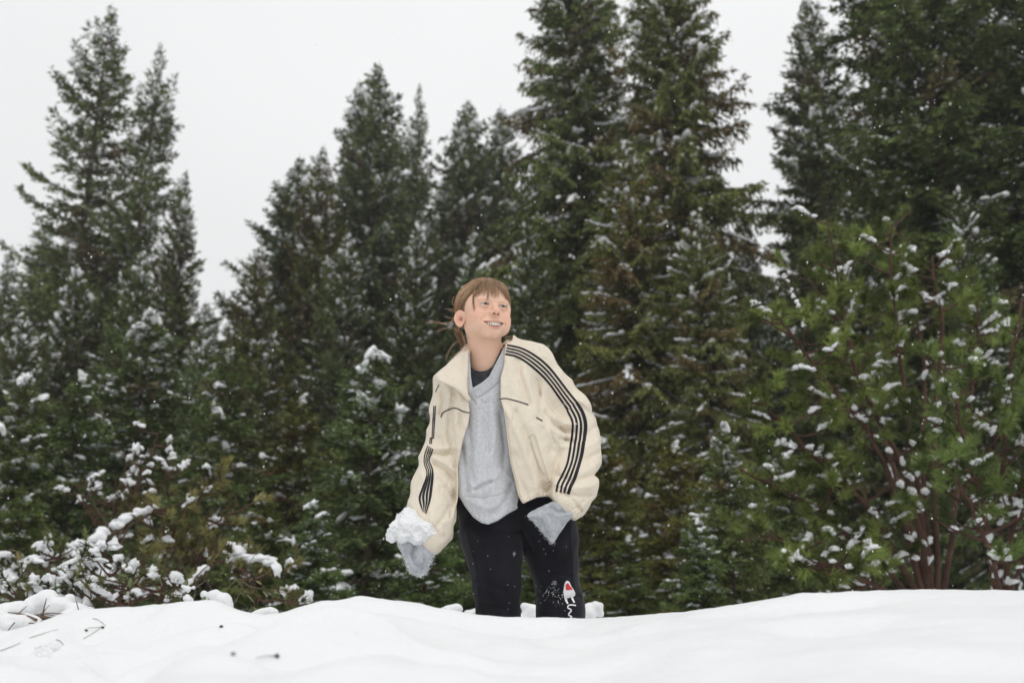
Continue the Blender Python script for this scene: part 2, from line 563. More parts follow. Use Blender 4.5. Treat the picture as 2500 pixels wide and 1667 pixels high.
def ribbon(name, g, Fd, line, wpx, mt, parent, off=0.0012, n=None, nw=4, ynear=2.55):
    """thin raised tape along a line on the cloth; line (k,2) photo pixels, wpx width in pixels"""
    L = np.asarray(line, float)
    if n is None:
        n = max(4, int(np.hypot(*np.diff(L, axis=0).T).sum() / 3.0))
    c = smooth_path(np.c_[L, np.zeros(len(L))], n)[:, :2]
    w = np.interp(np.linspace(0, 1, n), np.linspace(0, 1, len(np.atleast_1d(wpx))), np.atleast_1d(wpx)) if np.ndim(wpx) else np.full(n, wpx)
    t = nrm(np.gradient(c, axis=0)); nn = np.stack((-t[:, 1], t[:, 0]), -1)
    s = np.linspace(-0.5, 0.5, nw)
    pts = c[:, None] + nn[:, None] * (s[None, :, None] * w[:, None, None])
    W_, hit = cast(g, Fd, pts[..., 0], pts[..., 1], ynear)
    N_ = g.grad(Fd, W_)
    V = W_ + N_ * off
    V = V.reshape(n, nw, 3)
    k = np.ones(3) / 3
    for _ in range(1):
        V[1:-1] = 0.25 * V[:-2] + 0.5 * V[1:-1] + 0.25 * V[2:]
    i, j = np.meshgrid(np.arange(n - 1), np.arange(nw - 1), indexing='ij'); a = (i * nw + j).ravel()
    F_ = np.stack((a, a + nw, a + nw + 1, a + 1), -1)
    me = mesh_np(name, V.reshape(-1, 3), F_, mt)
    return link(name, me, parent)

def decal(name, g, Fd, polys, mt, parent, off=0.0012, cell=0.8):
    V = []; F_ = []
    for pl in polys:
        pl = np.asarray(pl, float); lo, hi = pl.min(0), pl.max(0)
        xs = np.arange(lo[0], hi[0] + cell, cell); ys = np.arange(lo[1], hi[1] + cell, cell)
        A, B = np.meshgrid(xs, ys, indexing='ij')
        W_, _ = cast(g, Fd, A, B); W_ = W_ + g.grad(Fd, W_) * off
        i, j = np.meshgrid(np.arange(len(xs) - 1), np.arange(len(ys) - 1), indexing='ij')
        keep = (poly2(A[:-1, :-1] + cell / 2, B[:-1, :-1] + cell / 2, pl) < 0).ravel()
        a = (i * len(ys) + j).ravel()[keep]; b = sum(len(v) for v in V)
        F_.append(np.stack((a, a + len(ys), a + len(ys) + 1, a + 1), -1) + b); V.append(W_)
    V = np.concatenate(V); F_ = np.concatenate(F_)
    used, inv = np.unique(F_, return_inverse=True)
    return link(name, mesh_np(name, V[used], inv.reshape(F_.shape), mt), parent)

# ------------------------------------------------------------------ conifers
M_NEEDLE = mat('needles', (0.05, 0.07, 0.04), rough=0.8, spec=0.06, attr='col', objcol=True)
M_BARK = mat('bark', (0.10, 0.075, 0.055), rough=0.9, spec=0.1, noise=(6, 0.35, 5), bump=(18, 0.6, 0.03))
M_BARK_RED = mat('red_bark', (0.080, 0.044, 0.033), rough=0.85, spec=0.15, noise=(9, 0.4, 5), bump=(40, 0.6, 0.01))

def quads_from(p0, d, L, w, side, col):
    """needle sprays: diamond from p0 along d, length L, half width w in direction side."""
    p1 = p0 + d * L[:, None]
    pm = p0 + d * (L * 0.42)[:, None]
    s = side * w[:, None]
    V = np.stack((p0, pm + s, p1, pm - s), 1).reshape(-1, 3)
    F = np.arange(len(p0) * 4).reshape(-1, 4)
    C = np.repeat(col, 4, axis=0)
    return V, F, C

def conifer(seed, H, R, dens=1.0, first=0.06, power=0.8, e_top=0.55, e_low=-0.25, droop=0.25, upturn=0.2,
            lat_sp=0.10, sub_sp=0.085, tw=0.022, tl=0.17, snow=0.5, dust=0.14, green=(0.078, 0.098, 0.044),
            brown=(0.115, 0.096, 0.052), brown_f=0.12, gap=0.22, lop=0.25, moss=0.0, lump=1.0, tip_bare=0.0, br_sp=0.075):
    rng = np.random.default_rng(seed)
    Q0, QD, QL, QW, QS, QC = [], [], [], [], [], []
    bc, br = [], []
    sl_c, sl_a, sl_s = [], [], []
    ds0, dsd, dsl, dsw = [], [], [], []
    z = H * first
    green = np.array(green) * np.array((1.66, 1.60, 1.36)); brown = np.array(brown) * 1.2
    lobe = rng.uniform(0, 6.28, 4)
    phi = rng.uniform(0, 6.28)
    while z < H * 0.985:
        t = 1 - z / H                                   # 0 at the top
        z += H / 20.0 * br_sp * (0.55 + 0.9 * t) / dens * rng.uniform(0.6, 1.4)
        phi += 2.39996 + rng.normal(0, 0.35)
        lopf = 1 + lop * math.sin(phi + lobe[0] + z * 1.7 / H * 6) * 0.6 + lop * math.sin(2 * phi + lobe[1] - z / H * 11) * 0.5
        L = R * (t ** power) * lopf * min(1.0, t / 0.13) ** 0.35 * rng.uniform(0.62, 1.12) + 0.03 * R * (0.12 + t)
        if rng.random() < gap:
            L *= rng.uniform(0.35, 0.75)
        if rng.random() < 0.06:
            L *= 1.3
        e = e_low + (e_top - e_low) * (1 - t) ** 1.3 + rng.normal(0, 0.10)
        dr = droop * (0.3 + t) * rng.uniform(0.6, 1.4)
        up = upturn * rng.uniform(0.4, 1.5)
        n = max(5, int(L / 0.25))
        s = np.linspace(0, 1, n)
        hd = np.array((math.cos(phi), math.sin(phi), 0.0)); sdv = np.array((-math.sin(phi), math.cos(phi), 0.0))
        bend = rng.normal(0, 0.12)
        def pos(u):
            u = np.asarray(u)[:, None]
            zz = L * (e * u - dr * u ** 2 + up * u ** 3)
            return np.array((0, 0, z)) + hd * (L * u) + sdv * (bend * L * u ** 2) + np.array((0, 0, 1.0)) * zz
        c = pos(s)
        r0 = 0.012 + 0.012 * L
        bc.append(c); br.append(r0 * (1 - 0.85 * s))
        # laterals
        m = max(4, int(L / lat_sp) * 2)
        u = np.sort(rng.uniform(0.10 + tip_bare * 0.3, 1.0, m))
        side = np.where(rng.random(m) < 0.5, -1.0, 1.0)
        p = pos(u); tan = nrm(pos(np.minimum(u + 0.02, 1.02)) - pos(u - 0.02))
        ll = (0.40 * L * np.clip(1.04 - u, 0, 1) ** 0.75 * np.minimum(1, u * 3.2) + 0.10) * rng.uniform(0.5, 1.15, m)
        ll = np.minimum(ll, 0.95)
        lat = nrm(tan * rng.uniform(0.55, 0.95, m)[:, None] + sdv[None] * side[:, None] * rng.uniform(0.7, 1.0, m)[:, None]
                  + np.array((0, 0, 1.0)) * rng.normal(-0.18 - moss * 0.4, 0.16, m)[:, None])
        bcol = green * rng.uniform(0.65, 1.4) if rng.random() > brown_f else brown * rng.uniform(0.6, 1.3)
        ns = np.maximum(2, (ll / sub_sp).astype(int))
        idx = np.repeat(np.arange(m), ns)
        k = np.concatenate([np.arange(a) for a in ns]) / ns[idx]
        q = p[idx] + lat[idx] * (ll[idx] * k)[:, None] - np.array((0, 0, 1.0)) * (0.25 * ll[idx] * k ** 2)[:, None]
        q += rng.normal(0, 0.018, q.shape)
        sgn = np.where(np.arange(len(idx)) % 2 == 0, -1.0, 1.0)
        lats = nrm(np.cross(lat, np.array((0, 0, 1.0))))
        d = nrm(lat[idx] * rng.uniform(0.6, 1.1, len(idx))[:, None] + lats[idx] * (sgn * rng.uniform(0.35, 0.9, len(idx)))[:, None]
                + np.array((0, 0, 1.0)) * rng.normal(-0.10 - moss * 0.5, 0.28, len(idx))[:, None])
        Ls = tl * min(1.0, 0.30 + t * 7) * rng.uniform(0.6, 1.35, len(idx)) * (1.1 - 0.35 * k)
        sd2 = nrm(np.cross(d, rng.normal(0, 1, d.shape) + np.array((0, 0, 1.4))))
        Q0.append(q); QD.append(d); QL.append(Ls); QW.append(tw * rng.uniform(0.7, 1.4, len(idx))); QS.append(sd2)
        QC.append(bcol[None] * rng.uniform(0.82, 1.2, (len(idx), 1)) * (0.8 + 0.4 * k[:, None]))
        # moss / lichen hanging
        if moss > 0 and t > 0.15:
            mm = int(L / 0.09 * moss)
            if mm:
                uu = rng.uniform(0.05, 0.95, mm); pp = pos(uu) + rng.normal(0, 0.12, (mm, 3)) * np.array((1, 1, 0.3))
                dd = nrm(rng.normal(0, 0.18, (mm, 3)) + np.array((0, 0, -1.0)))
                Q0.append(pp); QD.append(dd); QL.append(rng.uniform(0.15, 0.5, mm)); QW.append(rng.uniform(0.012, 0.03, mm))
                QS.append(nrm(np.cross(dd, rng.normal(0, 1, dd.shape))))
                QC.append(np.array((0.085, 0.072, 0.040))[None] * rng.uniform(0.6, 1.3, (mm, 1)))
        # snow lying along the branch
        snowy = rng.random() < snow * min(1.0, 0.15 + t * 5)
        if snowy:
            k0 = rng.uniform(0.3, 0.9)
            nn = int(rng.integers(2, 9) * min(1.6, (0.5 + L * 0.4) if H > 8 else 0.62)) + 1
            big = rng.uniform(0.55, 1.5)
            uu = np.clip(k0 - 0.3 + (np.cumsum(rng.uniform(0.5, 1.6, nn)) * (0.10 if H > 8 else 0.07) * lump * big) / max(L, .3), 0.12, 1.0)
            cc = pos(uu) + sdv[None] * (rng.normal(0, 0.05, nn) * min(1, L))[:, None] + np.array((0, 0, 0.028)) * lump
            stray = rng.random(nn) < 0.25
            cc = cc + sdv[None] * (stray * rng.normal(0, 0.25, nn) * min(1, L))[:, None]
            aa = nrm(pos(uu + 0.03) - pos(uu - 0.03) + rng.normal(0, 0.02, (nn, 3)))
            sz = np.stack((rng.uniform(0.06, 0.14, nn), rng.uniform(0.035, 0.07, nn), rng.uniform(0.028, 0.055, nn)), -1) * lump * big
            sl_c.append(cc); sl_a.append(aa); sl_s.append(sz)
        # thin dusting on sprays
        pick = rng.random(len(q)) < dust * (2.2 if snowy and rng.random() < 0.5 else 0.25)
        if pick.any():
            ds0.append(q[pick] + np.array((0, 0, 0.02))); dsd.append(d[pick] * np.array((1, 1, 0.6)))
            dsl.append(Ls[pick] * 0.62); dsw.append(np.full(pick.sum(), tw * 0.9))
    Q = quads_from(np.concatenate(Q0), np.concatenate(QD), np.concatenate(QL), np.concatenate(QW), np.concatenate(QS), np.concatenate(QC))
    # leader
    crown_V, crown_F, crown_C = Q
    tv, tf = tubes([np.stack((0.06 * np.sin(np.linspace(0, 5, 14)) * H / 20, 0.05 * np.cos(np.linspace(0, 4, 14)) * H / 20, np.linspace(-0.6, H, 14)), -1)],
                   [np.linspace(0.0125 * H + 0.02, 0.006, 14)], sides=9)
    bv, bf = tubes(bc, br, sides=3)
    SV, SF = lumps(np.concatenate(sl_c) if sl_c else np.zeros((0, 3)), np.concatenate(sl_a) if sl_a else np.zeros((0, 3)),
                   np.concatenate(sl_s) if sl_s else np.zeros((0, 3)), rng)
    if ds0:
        a0 = np.concatenate(ds0); ad = nrm(np.concatenate(dsd)); al = np.concatenate(dsl); aw = np.concatenate(dsw)
        sd_ = nrm(np.cross(ad, np.array((0, 0, 1.0)) + rng.normal(0, 0.3, ad.shape)))
        p1 = a0 + ad * al[:, None]; pm = a0 + ad * (al * 0.5)[:, None]; ss = sd_ * aw[:, None]
        top = pm + np.array((0, 0, 1.0)) * (aw * 0.9)[:, None]
        DV = np.stack((a0, pm + ss, p1, pm - ss, top), 1).reshape(-1, 3)
        b = (np.arange(len(a0)) * 5)[:, None]
        DF = np.concatenate((b + np.array((0, 1, 4)), b + np.array((1, 2, 4)), b + np.array((2, 3, 4)), b + np.array((3, 0, 4))))
        SF = np.concatenate((SF, DF + len(SV))) if len(SV) else DF
        SV = np.concatenate((SV, DV)) if len(SV) else DV
    me = {'trunk': mesh_np('trunk', tv, tf, M_BARK), 'branches': mesh_np('branches', bv, bf, M_BARK),
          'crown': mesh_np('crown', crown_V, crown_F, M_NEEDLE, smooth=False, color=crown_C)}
    if len(SV):
        me['snow'] = mesh_np('branch_snow', SV, SF, M_SNOWCLUMP)
    me['H'] = H
    return me

def plant_tree(name, proto, label, px, py, Y, cat='tree', group=None, rz=0.0, wide=1.0, tint=(1, 1, 1), coord='D', lean=0.0, dz=0.0):
    top = PD(px, py, Y)
    gz = float(ground_h(top[0], Y)) - 0.05 + dz
    Hh = top[2] - gz
    s = Hh / proto['H']
    r = thing(name, label, cat, (top[0] - lean * Hh, Y, gz), group)
    r.rotation_euler = (0, math.atan(lean), rz) if lean else (0, 0, rz)
    r.scale = (s * wide, s * wide, s)
    for k in ('trunk', 'branches', 'crown', 'snow'):
        if k in proto:
            o = link({'snow': 'branch_snow'}.get(k, k), proto[k], r)
            if k == 'crown':
                o.color = (*tint, 1)
            if k != 'trunk':
                o['kind'] = 'stuff'
    return r

pA = conifer(11, 20, 5.0, dens=0.74, lat_sp=0.075, sub_sp=0.07, power=0.86, e_top=0.75, e_low=-0.12, droop=0.34, upturn=0.28, gap=0.30, lop=0.34, snow=0.85, dust=0.02, tw=0.034, tl=0.22)
pB = conifer(23, 18, 4.3, dens=1.1, lat_sp=0.075, sub_sp=0.065, power=0.78, e_top=0.70, e_low=-0.2, droop=0.25, upturn=0.2, gap=0.2, lop=0.25, snow=0.95, dust=0.022, green=(0.078, 0.098, 0.048), tw=0.036, tl=0.22)
pB2 = conifer(37, 18, 4.0, dens=1.1, lat_sp=0.075, sub_sp=0.065, power=0.85, e_top=0.75, e_low=-0.2, droop=0.3, upturn=0.25, gap=0.25, lop=0.3, snow=0.95, dust=0.022, brown_f=0.3, green=(0.078, 0.096, 0.042), tw=0.036, tl=0.22)
pC = conifer(41, 19, 3.9, dens=1.3, lat_sp=0.075, sub_sp=0.065, power=0.55, e_top=0.4, e_low=-0.35, droop=0.45, upturn=0.22, gap=0.14, lop=0.22, snow=0.95, dust=0.022, brown_f=0.22, moss=0.55, tw=0.032, tl=0.20)
pC2 = conifer(57, 19, 4.2, dens=1.2, lat_sp=0.075, sub_sp=0.065, power=0.6, e_top=0.45, e_low=-0.3, droop=0.4, upturn=0.25, gap=0.15, lop=0.25, snow=0.95, dust=0.022, brown_f=0.15, moss=0.15, green=(0.066, 0.086, 0.038), tw=0.032, tl=0.20)
pY = conifer(67, 4.0, 1.35, dens=1.5, first=0.02, power=0.8, e_top=0.6, e_low=0.0, droop=0.34, upturn=0.12, lat_sp=0.034, sub_sp=0.024, tw=0.012, tl=0.085, snow=0.62, dust=0.03, lump=0.66, green=(0.062, 0.084, 0.040), brown_f=0.03, br_sp=0.12 * 2, gap=0.12)
pY2 = conifer(71, 4.0, 1.2, dens=1.5, first=0.02, power=0.85, e_top=0.7, e_low=0.05, droop=0.38, upturn=0.15, lat_sp=0.034, sub_sp=0.024, tw=0.012, tl=0.085, snow=0.36, dust=0.012, lump=0.60, green=(0.063, 0.086, 0.038), brown_f=0.05, br_sp=0.12 * 2)
for _n, _p in () and (('pA', pA), ('pB', pB), ('pB2', pB2), ('pC', pC), ('pC2', pC2), ('pY', pY), ('pY2', pY2)):
    print(_n, {k: len(v.polygons) for k, v in _p.items() if k != 'H'})
G_BACK = 'dark conifers filling the wood behind'
TREES = [
 (pA, 262, 10, 28, 'tallest slender fir left of the sky gap, sparse upswept branches', 0.3, 0.95, (1, 1, 1)),
 (pA, 368, 95, 27, 'narrow fir spire standing right beside the tallest left fir', 2.2, 0.72, (.95, .95, .95)),
 (pB2, 428, 385, 25, 'shorter fir at the right end of the left clump, bordering the sky gap', 4.0, 0.70, (.95, .95, .9)),
 (pA, 30, 560, 23, 'small pointed fir cut by the left edge of the picture', 1.2, 0.85, (1.05, 1.1, 1.1)),
 (pB, 690, 355, 30, 'outermost dense fir on the left shoulder of the middle clump', 0.9, 1.05, (.95, 1, 1.02)),
 (pB2, 743, 330, 28, 'brownish fir squeezed between the outermost fir and the broad middle one', 2.9, 0.85, (1.12, 1.0, .88)),
 (pB, 870, 138, 36, 'broad fir with the highest top of the middle clump', 3.7, 0.86, (1.0, 1.0, 1.0)),
 (pB2, 828, 178, 37, 'fir whose top leans just left of the highest middle fir', 5.1, 0.8, (.95, 1.0, .95)),
 (pA, 965, 186, 38, 'thin open fir with bare trunk showing, in the dip of the middle treeline', 4.4, 0.62, (1, 1, 1)),
 (pB, 1075, 226, 40, 'grey green fir left of a twin, behind the child and far back', 5.5, 1.0, (1.08, 1.1, 1.1)),
 (pB2, 1150, 240, 41, 'grey green fir right of its twin, touching the big hemlock', 1.0, 1.05, (1.08, 1.12, 1.12)),
 (pC, 1312, -170, 23, 'huge hemlock left of two, its dark trunk showing, top beyond the frame', 0.5, 0.78, (1.0, 1.02, .92)),
 (pC, 1528, -150, 20, 'huge mossy brown green hemlock at the left edge of the right sky gap', 3.3, 0.82, (1.08, 1.02, .88)),
 (pB2, 1850, -20, 27, 'ragged fir at the right side of the narrow sky gap', 0.2, 0.95, (1, 1, 1)),
 (pC2, 2065, -290, 18, 'very dark massive fir above the red stemmed pine', 1.4, 1.02, (.9, .92, .85)),
 (pC2, 2350, -230, 17, 'very dark massive fir cut by the right edge of the picture', 4.2, 1.05, (.8, .85, .75)),
 (pB, 2220, -60, 27, 'dark fir seen in the gap between the two massive right firs', 2.4, 1.0, (.8, .85, .8)),
 (pB2, 1705, 470, 33, 'lower fir filling the bottom of the narrow sky gap', 3.0, 0.7, (.95, 1, 1)),
 (pB, 60, 720, 20, 'dense fir under the left edge spire', 0.8, 1.0, (.9, .95, .9)),
 (pB2, 180, 600, 22, 'dark fir directly under the tallest left fir', 5.0, 0.95, (.9, .95, .9)),
 (pB, 330, 560, 21, 'dark fir below the narrow left spire', 2.0, 0.8, (.9, .95, .9)),
 (pB, 470, 735, 19, 'snow flecked fir below the notch of the left sky gap', 3.2, 0.8, (1, 1.05, 1.05)),
 (pB2, 600, 560, 22, 'fir on the sloping left edge of the middle clump', 2.6, 0.95, (1.1, 1.0, .9)),
 (pB, 800, 520, 24, 'snowy fir under the broad middle fir', 1.7, 0.8, (1, 1, 1)),
 (pB2, 960, 500, 25, 'dark fir below the thin open one', 0.4, 0.85, (.95, 1, .95)),
 (pB, 1090, 520, 24, 'snow flecked fir behind the head of the child', 4.9, 0.75, (.95, 1, .95)),
 (pC2, 1210, 500, 20, 'dark hemlock between the child and the huge hemlocks', 5.8, 0.62, (.95, 1, .9)),
 (pC, 1440, 330, 18, 'mossy brown hemlock hanging with lichen, right of the jacket', 1.9, 0.9, (1.15, 1.02, .82)),
 (pC, 1600, 470, 17, 'mossy hemlock at the right foot of the huge brown one', 4.6, 0.8, (1.1, 1.02, .85)),
 (pC2, 1770, 720, 20, 'fir in shadow behind the left side of the red stemmed pine', 0.1, 0.7, (.9, 1, .95)),
 (pC2, 1940, 430, 17, 'dark fir standing behind the top of the red stemmed pine', 3.9, 0.75, (.8, .85, .75)),
 (pC2, 2200, 420, 15, 'dark fir right of the red stemmed pine crown', 0.9, 0.7, (.75, .82, .72)),
]
for t in TREES:
    plant_tree('fir_tree', t[0], t[4], t[1], t[2], t[3], rz=t[5], wide=t[6], tint=t[7])
rng = np.random.default_rng(5)
BACKL = [(-60, 640, 45), (110, 520, 44), (290, 480, 46), (400, 560, 43), (475, 690, 52), (560, 690, 50), (655, 560, 46), (780, 470, 48),
         (905, 420, 50), (1020, 400, 52), (1130, 430, 50), (1240, 360, 44), (1420, 200, 42), (1590, 330, 44), 
         (1880, 240, 40), (2010, 160, 38), (2160, 200, 40), (2300, 180, 36), (2450, 100, 36), (-260, 420, 30), (-430, 300, 27), (-620, 380, 31), (-820, 260, 29), (2640, -40, 30), (2820, 60, 27), (3020, -20, 31), (3240, 120, 28)]
for i, (a, b, y) in enumerate(BACKL):
    plant_tree('fir_tree', (pB, pB2)[i % 2], 'dark fir deep in the wood, mostly hidden behind nearer trees', a, b, y, rz=rng.uniform(0, 6), wide=1.05, tint=(.9, .95, .95), group=G_BACK)

YOUNG = [
 (pY, 862, 800, 10.0, 'young snow laden fir left of the child, branches in flat snowy tiers', 0.4, 1.12, (1, 1.02, 1.0)),
 (pY2, 530, 790, 12.0, 'young green fir with little snow, right of the yellowish shrub', 1.7, 1.0, (1.05, 1.05, 1.0)),
 (pY, 345, 715, 13.5, 'young fir with long snow tufts above the bare stemmed shrub', 3.1, 1.15, (1, 1, 1)),
 (pY2, 195, 850, 11.5, 'young dark fir at the left behind the fallen branch', 4.6, 1.1, (.95, 1, .95)),
 (pY, 60, 860, 11.0, 'young snowy fir at the left border of the picture', 5.2, 1.1, (1.05, 1, .85)),
 (pY2, 690, 900, 13.0, 'young brownish fir behind the snow laden young one', 0.1, 1.1, (1.25, 1.0, .8)),
 (pY, 1010, 900, 13.0, 'young fir partly behind the left sleeve and snow clump', 2.4, 1.2, (.9, .95, .9)),
 (pY2, 1130, 980, 12.0, 'young fir hidden behind the body of the child', 1.4, 1.2, (.9, .95, .9)),
 (pY2, 1390, 1000, 12.5, 'young brown green fir right behind the bent elbow', 3.6, 1.3, (1.3, 1.0, .75)),
 (pY2, 1545, 1010, 12.0, 'young brown green fir between the elbow and the small pale fir', 5.6, 1.3, (1.35, 1.0, .72)),
 (pY, 1662, 972, 7.6, 'small pale green fir with snow caps at the left foot of the pine', 2.0, 0.86, (1.25, 1.22, 1.1)),
 (pY, 1800, 1010, 8.6, 'small fir tucked under the lower left pine branches', 0.8, 1.0, (1.15, 1.15, 1.0)),
 (pY, 720, 1150, 7.6, 'knee high fir sprig above the bank, left of the dangling mitten', 4.1, 1.2, (1.0, 1.1, .95)),
 (pY2, 980, 1180, 7.8, 'knee high fir behind the dangling mitten', 0.9, 1.35, (1.0, 1.12, .95)),
 (pY2, 610, 1130, 8.0, 'low bushy fir right of the leafy twig', 2.7, 1.3, (1.1, 1.05, .85)),
 (pY, 1600, 1190, 7.2, 'low fir at the left end of the pine thicket', 1.1, 1.2, (1.1, 1.15, 1.0)),
 (pY2, 1440, 1230, 9.0, 'low dark fir behind the right trouser leg', 5.0, 1.5, (.95, .95, .8)),
 (pY2, 1250, 1200, 9.5, 'low dark fir between the trouser legs', 3.8, 1.5, (.9, .95, .85)),
 (pY2, 60, 1130, 8.2, 'low green fir behind the snowy hummock at the left', 0.5, 1.4, (1.0, 1.05, .85)),
]
for t in YOUNG:
    plant_tree('young_fir', t[0], t[4], t[1], t[2], t[3], rz=t[5], wide=t[6], tint=t[7])

# ------------------------------------------------------------------ pine thicket and shrubs
M_PINE = mat('pine_needles', (0.06, 0.10, 0.04), rough=0.6, spec=0.15, attr='col')

def tuft_needles(p, d, rng, n, L, w, spread, col, colvar=0.3):
    """needle brushes: p,d (m,3); n needles each -> thin triangles"""
    m = len(p)
    pp = np.repeat(p, n, 0) ; dd = np.repeat(nrm(d), n, 0)
    back = rng.uniform(0, 1, len(pp))
    pp = pp - dd * (back * L * 0.9)[:, None]
    r = nrm(dd + rng.normal(0, spread, pp.shape))
    Ln = L * rng.uniform(0.6, 1.15, len(pp))
    s = nrm(np.cross(r, rng.normal(0, 1, pp.shape))) * w
    V = np.stack((pp - s, pp + s, pp + r * Ln[:, None]), 1).reshape(-1, 3)
    F = np.arange(len(V)).reshape(-1, 3)
    tc_ = col[None] * rng.uniform(1 - colvar, 1 + colvar, (m, 1))
    C = np.repeat(np.repeat(tc_, n, 0) * rng.uniform(0.75, 1.25, (m * n, 1)), 3, 0)
    return V, F, C

def smooth_path(pts, n):
    pts = np.asarray(pts, float); t = np.linspace(0, 1, len(pts)); u = np.linspace(0, 1, n)
    if len(pts) == 2:
        return np.stack([np.interp(u, t, pts[:, k]) for k in range(3)], -1)
    # Catmull-Rom
    out = []
    P_ = np.vstack((2 * pts[0] - pts[1], pts, 2 * pts[-1] - pts[-2]))
    for x in u * (len(pts) - 1):
        i = min(int(x), len(pts) - 2); f = x - i
        a, b, c, d = P_[i], P_[i + 1], P_[i + 2], P_[i + 3]
        out.append(0.5 * (2 * b + (c - a) * f + (2 * a - 5 * b + 4 * c - d) * f * f + (3 * b - a - 3 * c + d) * f ** 3))
    return np.array(out)

def bush(name, label, cat, stems, seed, r0, br_len, br_sp, tuft, bark, needle_mat, snow_p, first=0.25, extra=None, up=0.5, flatsnow=1.0, bigsnow=0.0):
    """multi-stemmed conifer shrub. stems: list of polylines; tuft = (needles, length, width, spread, colour)."""
    rng = np.random.default_rng(seed)
    base = np.asarray(stems[0][0], float)
    root = thing(name, label, cat, base)
    cs, rs = [], []
    bcs, brs = [], []
    tp, td, tsh = [], [], []
    sc_, sa_, ss_ = [], [], []
    for st in stems:
        c = smooth_path(np.asarray(st) - base, 26)
        c[1:] += np.cumsum(rng.normal(0, 0.006, (25, 3)), 0)
        cs.append(c); L = np.linalg.norm(np.diff(c, axis=0), axis=1).sum()
        rs.append(r0 * min(1.2, 0.3 + L * 0.5) * np.linspace(1, 0.22, 26) ** 0.8)
        fi = first[len(cs) - 1] if isinstance(first, (list, tuple)) else first
        nb = int(L * (1 - fi) / br_sp)
        for k in range(nb):
            u = fi + (1 - fi) * (k + rng.random()) / nb
            i = min(24, int(u * 25)); p = c[i] + (c[i + 1] - c[i]) * (u * 25 - i)
            t = nrm(c[min(25, i + 1)] - c[i]); a = rng.uniform(0, 6.283)
            o = np.array((math.cos(a), math.sin(a), 0))
            d = nrm(o * rng.uniform(0.8, 1.3) + t * up * rng.uniform(0, 1) + np.array((0, 0, rng.normal(-0.1, 0.30))))
            bl = br_len * rng.uniform(0.45, 1.25) * (1.15 - 0.6 * u)
            shade_ = rng.choice((.45, .7, 1.0, 1.35)) * rng.uniform(.85, 1.15)
            b = np.stack([p + d * bl * s + np.array((0, 0, 1.0)) * (bl * 0.35 * s * s) + nrm(np.cross(d, (0, 0, 1))) * (rng.normal(0, .15) * bl * s * s) for s in np.linspace(0, 1, 6)])
            bcs.append(b); brs.append(np.linspace(0.006 + 0.008 * bl, 0.003, 6))
            # side shoots
            shoots = [(b[-1], nrm(b[-1] - b[-2]))]
            for s_ in range(int(1 + bl * 4.5)):
                v = rng.uniform(0.35, 0.98); j = min(4, int(v * 5)); q = b[j] + (b[j + 1] - b[j]) * (v * 5 - j)
                e = nrm(nrm(b[j + 1] - b[j]) + rng.normal(0, 0.65, 3) + np.array((0, 0, 0.35)))
                ql = rng.uniform(0.06, 0.2) * min(1, bl * 2 + .3)
                bcs.append(np.stack((q, q + e * ql * .5, q + e * ql))); brs.append(np.array((0.004, 0.003, 0.002)))
                shoots.append((q + e * ql, e))
            for q, e in shoots:
                tp.append(q); td.append(e); tsh.append(shade_)
            if rng.random() < snow_p:
                nn = int(rng.integers(2, 7)); w = np.clip(rng.uniform(0.15, 0.75) + np.cumsum(rng.uniform(.5, 1.3, nn)) * 0.028 / max(bl, .1), 0.1, 0.98)
                j = np.minimum(4, (w * 5).astype(int))
                sc_.append(b[j] + (b[j + 1] - b[j]) * (w * 5 - j)[:, None] + np.array((0, 0, 0.022)))
                sa_.append(nrm((b[j + 1] - b[j]) * np.array((1, 1, .3)) + rng.normal(0, .02, (nn, 3))))
                ss_.append(np.stack((rng.uniform(.020, .042, nn), rng.uniform(.013, .028, nn), rng.uniform(.011, .022, nn)), -1) * flatsnow)
    tp, td = np.array(tp), np.array(td)
    V, F, C = tuft_needles(tp, td, rng, tuft[0], tuft[1], tuft[2], tuft[3], np.array(tuft[4]), 0.3)
    C = C * np.repeat(np.array(tsh), tuft[0] * 3)[:, None]
    v, f = tubes(cs, rs, 7)
    link('trunk', mesh_np('trunk', v, f, bark), root)
    v, f = tubes(bcs, brs, 4)
    link('branches', mesh_np('branches', v, f, bark), root, kind='stuff')
    link('crown', mesh_np('crown', V, F, needle_mat, smooth=False, color=C), root, kind='stuff')
    if bigsnow:
        for st in cs:
            n = int(bigsnow * rng.uniform(3, 12))
            u = rng.uniform(0.1, 0.75, n); i = (u * 25).astype(int)
            sc_.append(st[i] + np.array((0, -0.02, 0.02))); sa_.append(nrm((st[np.minimum(25, i + 1)] - st[i]) * np.array((1, 1, .25)) + rng.normal(0, .012, (n, 3)) * np.array((1, 1, .2))))
            ss_.append(np.stack((rng.uniform(.018, .045, n), rng.uniform(.014, .030, n), rng.uniform(.014, .026, n)), -1))
    if extra is not None:
        sc_.append(extra[0] - base); sa_.append(extra[1]); ss_.append(extra[2])
    if sc_:
        v, f = lumps(np.concatenate(sc_), np.concatenate(sa_), np.concatenate(ss_), rng, ICO1, 0.38)
        link('branch_snow', mesh_np('branch_snow', v, f, M_SNOWCLUMP), root, kind='stuff')
    return root

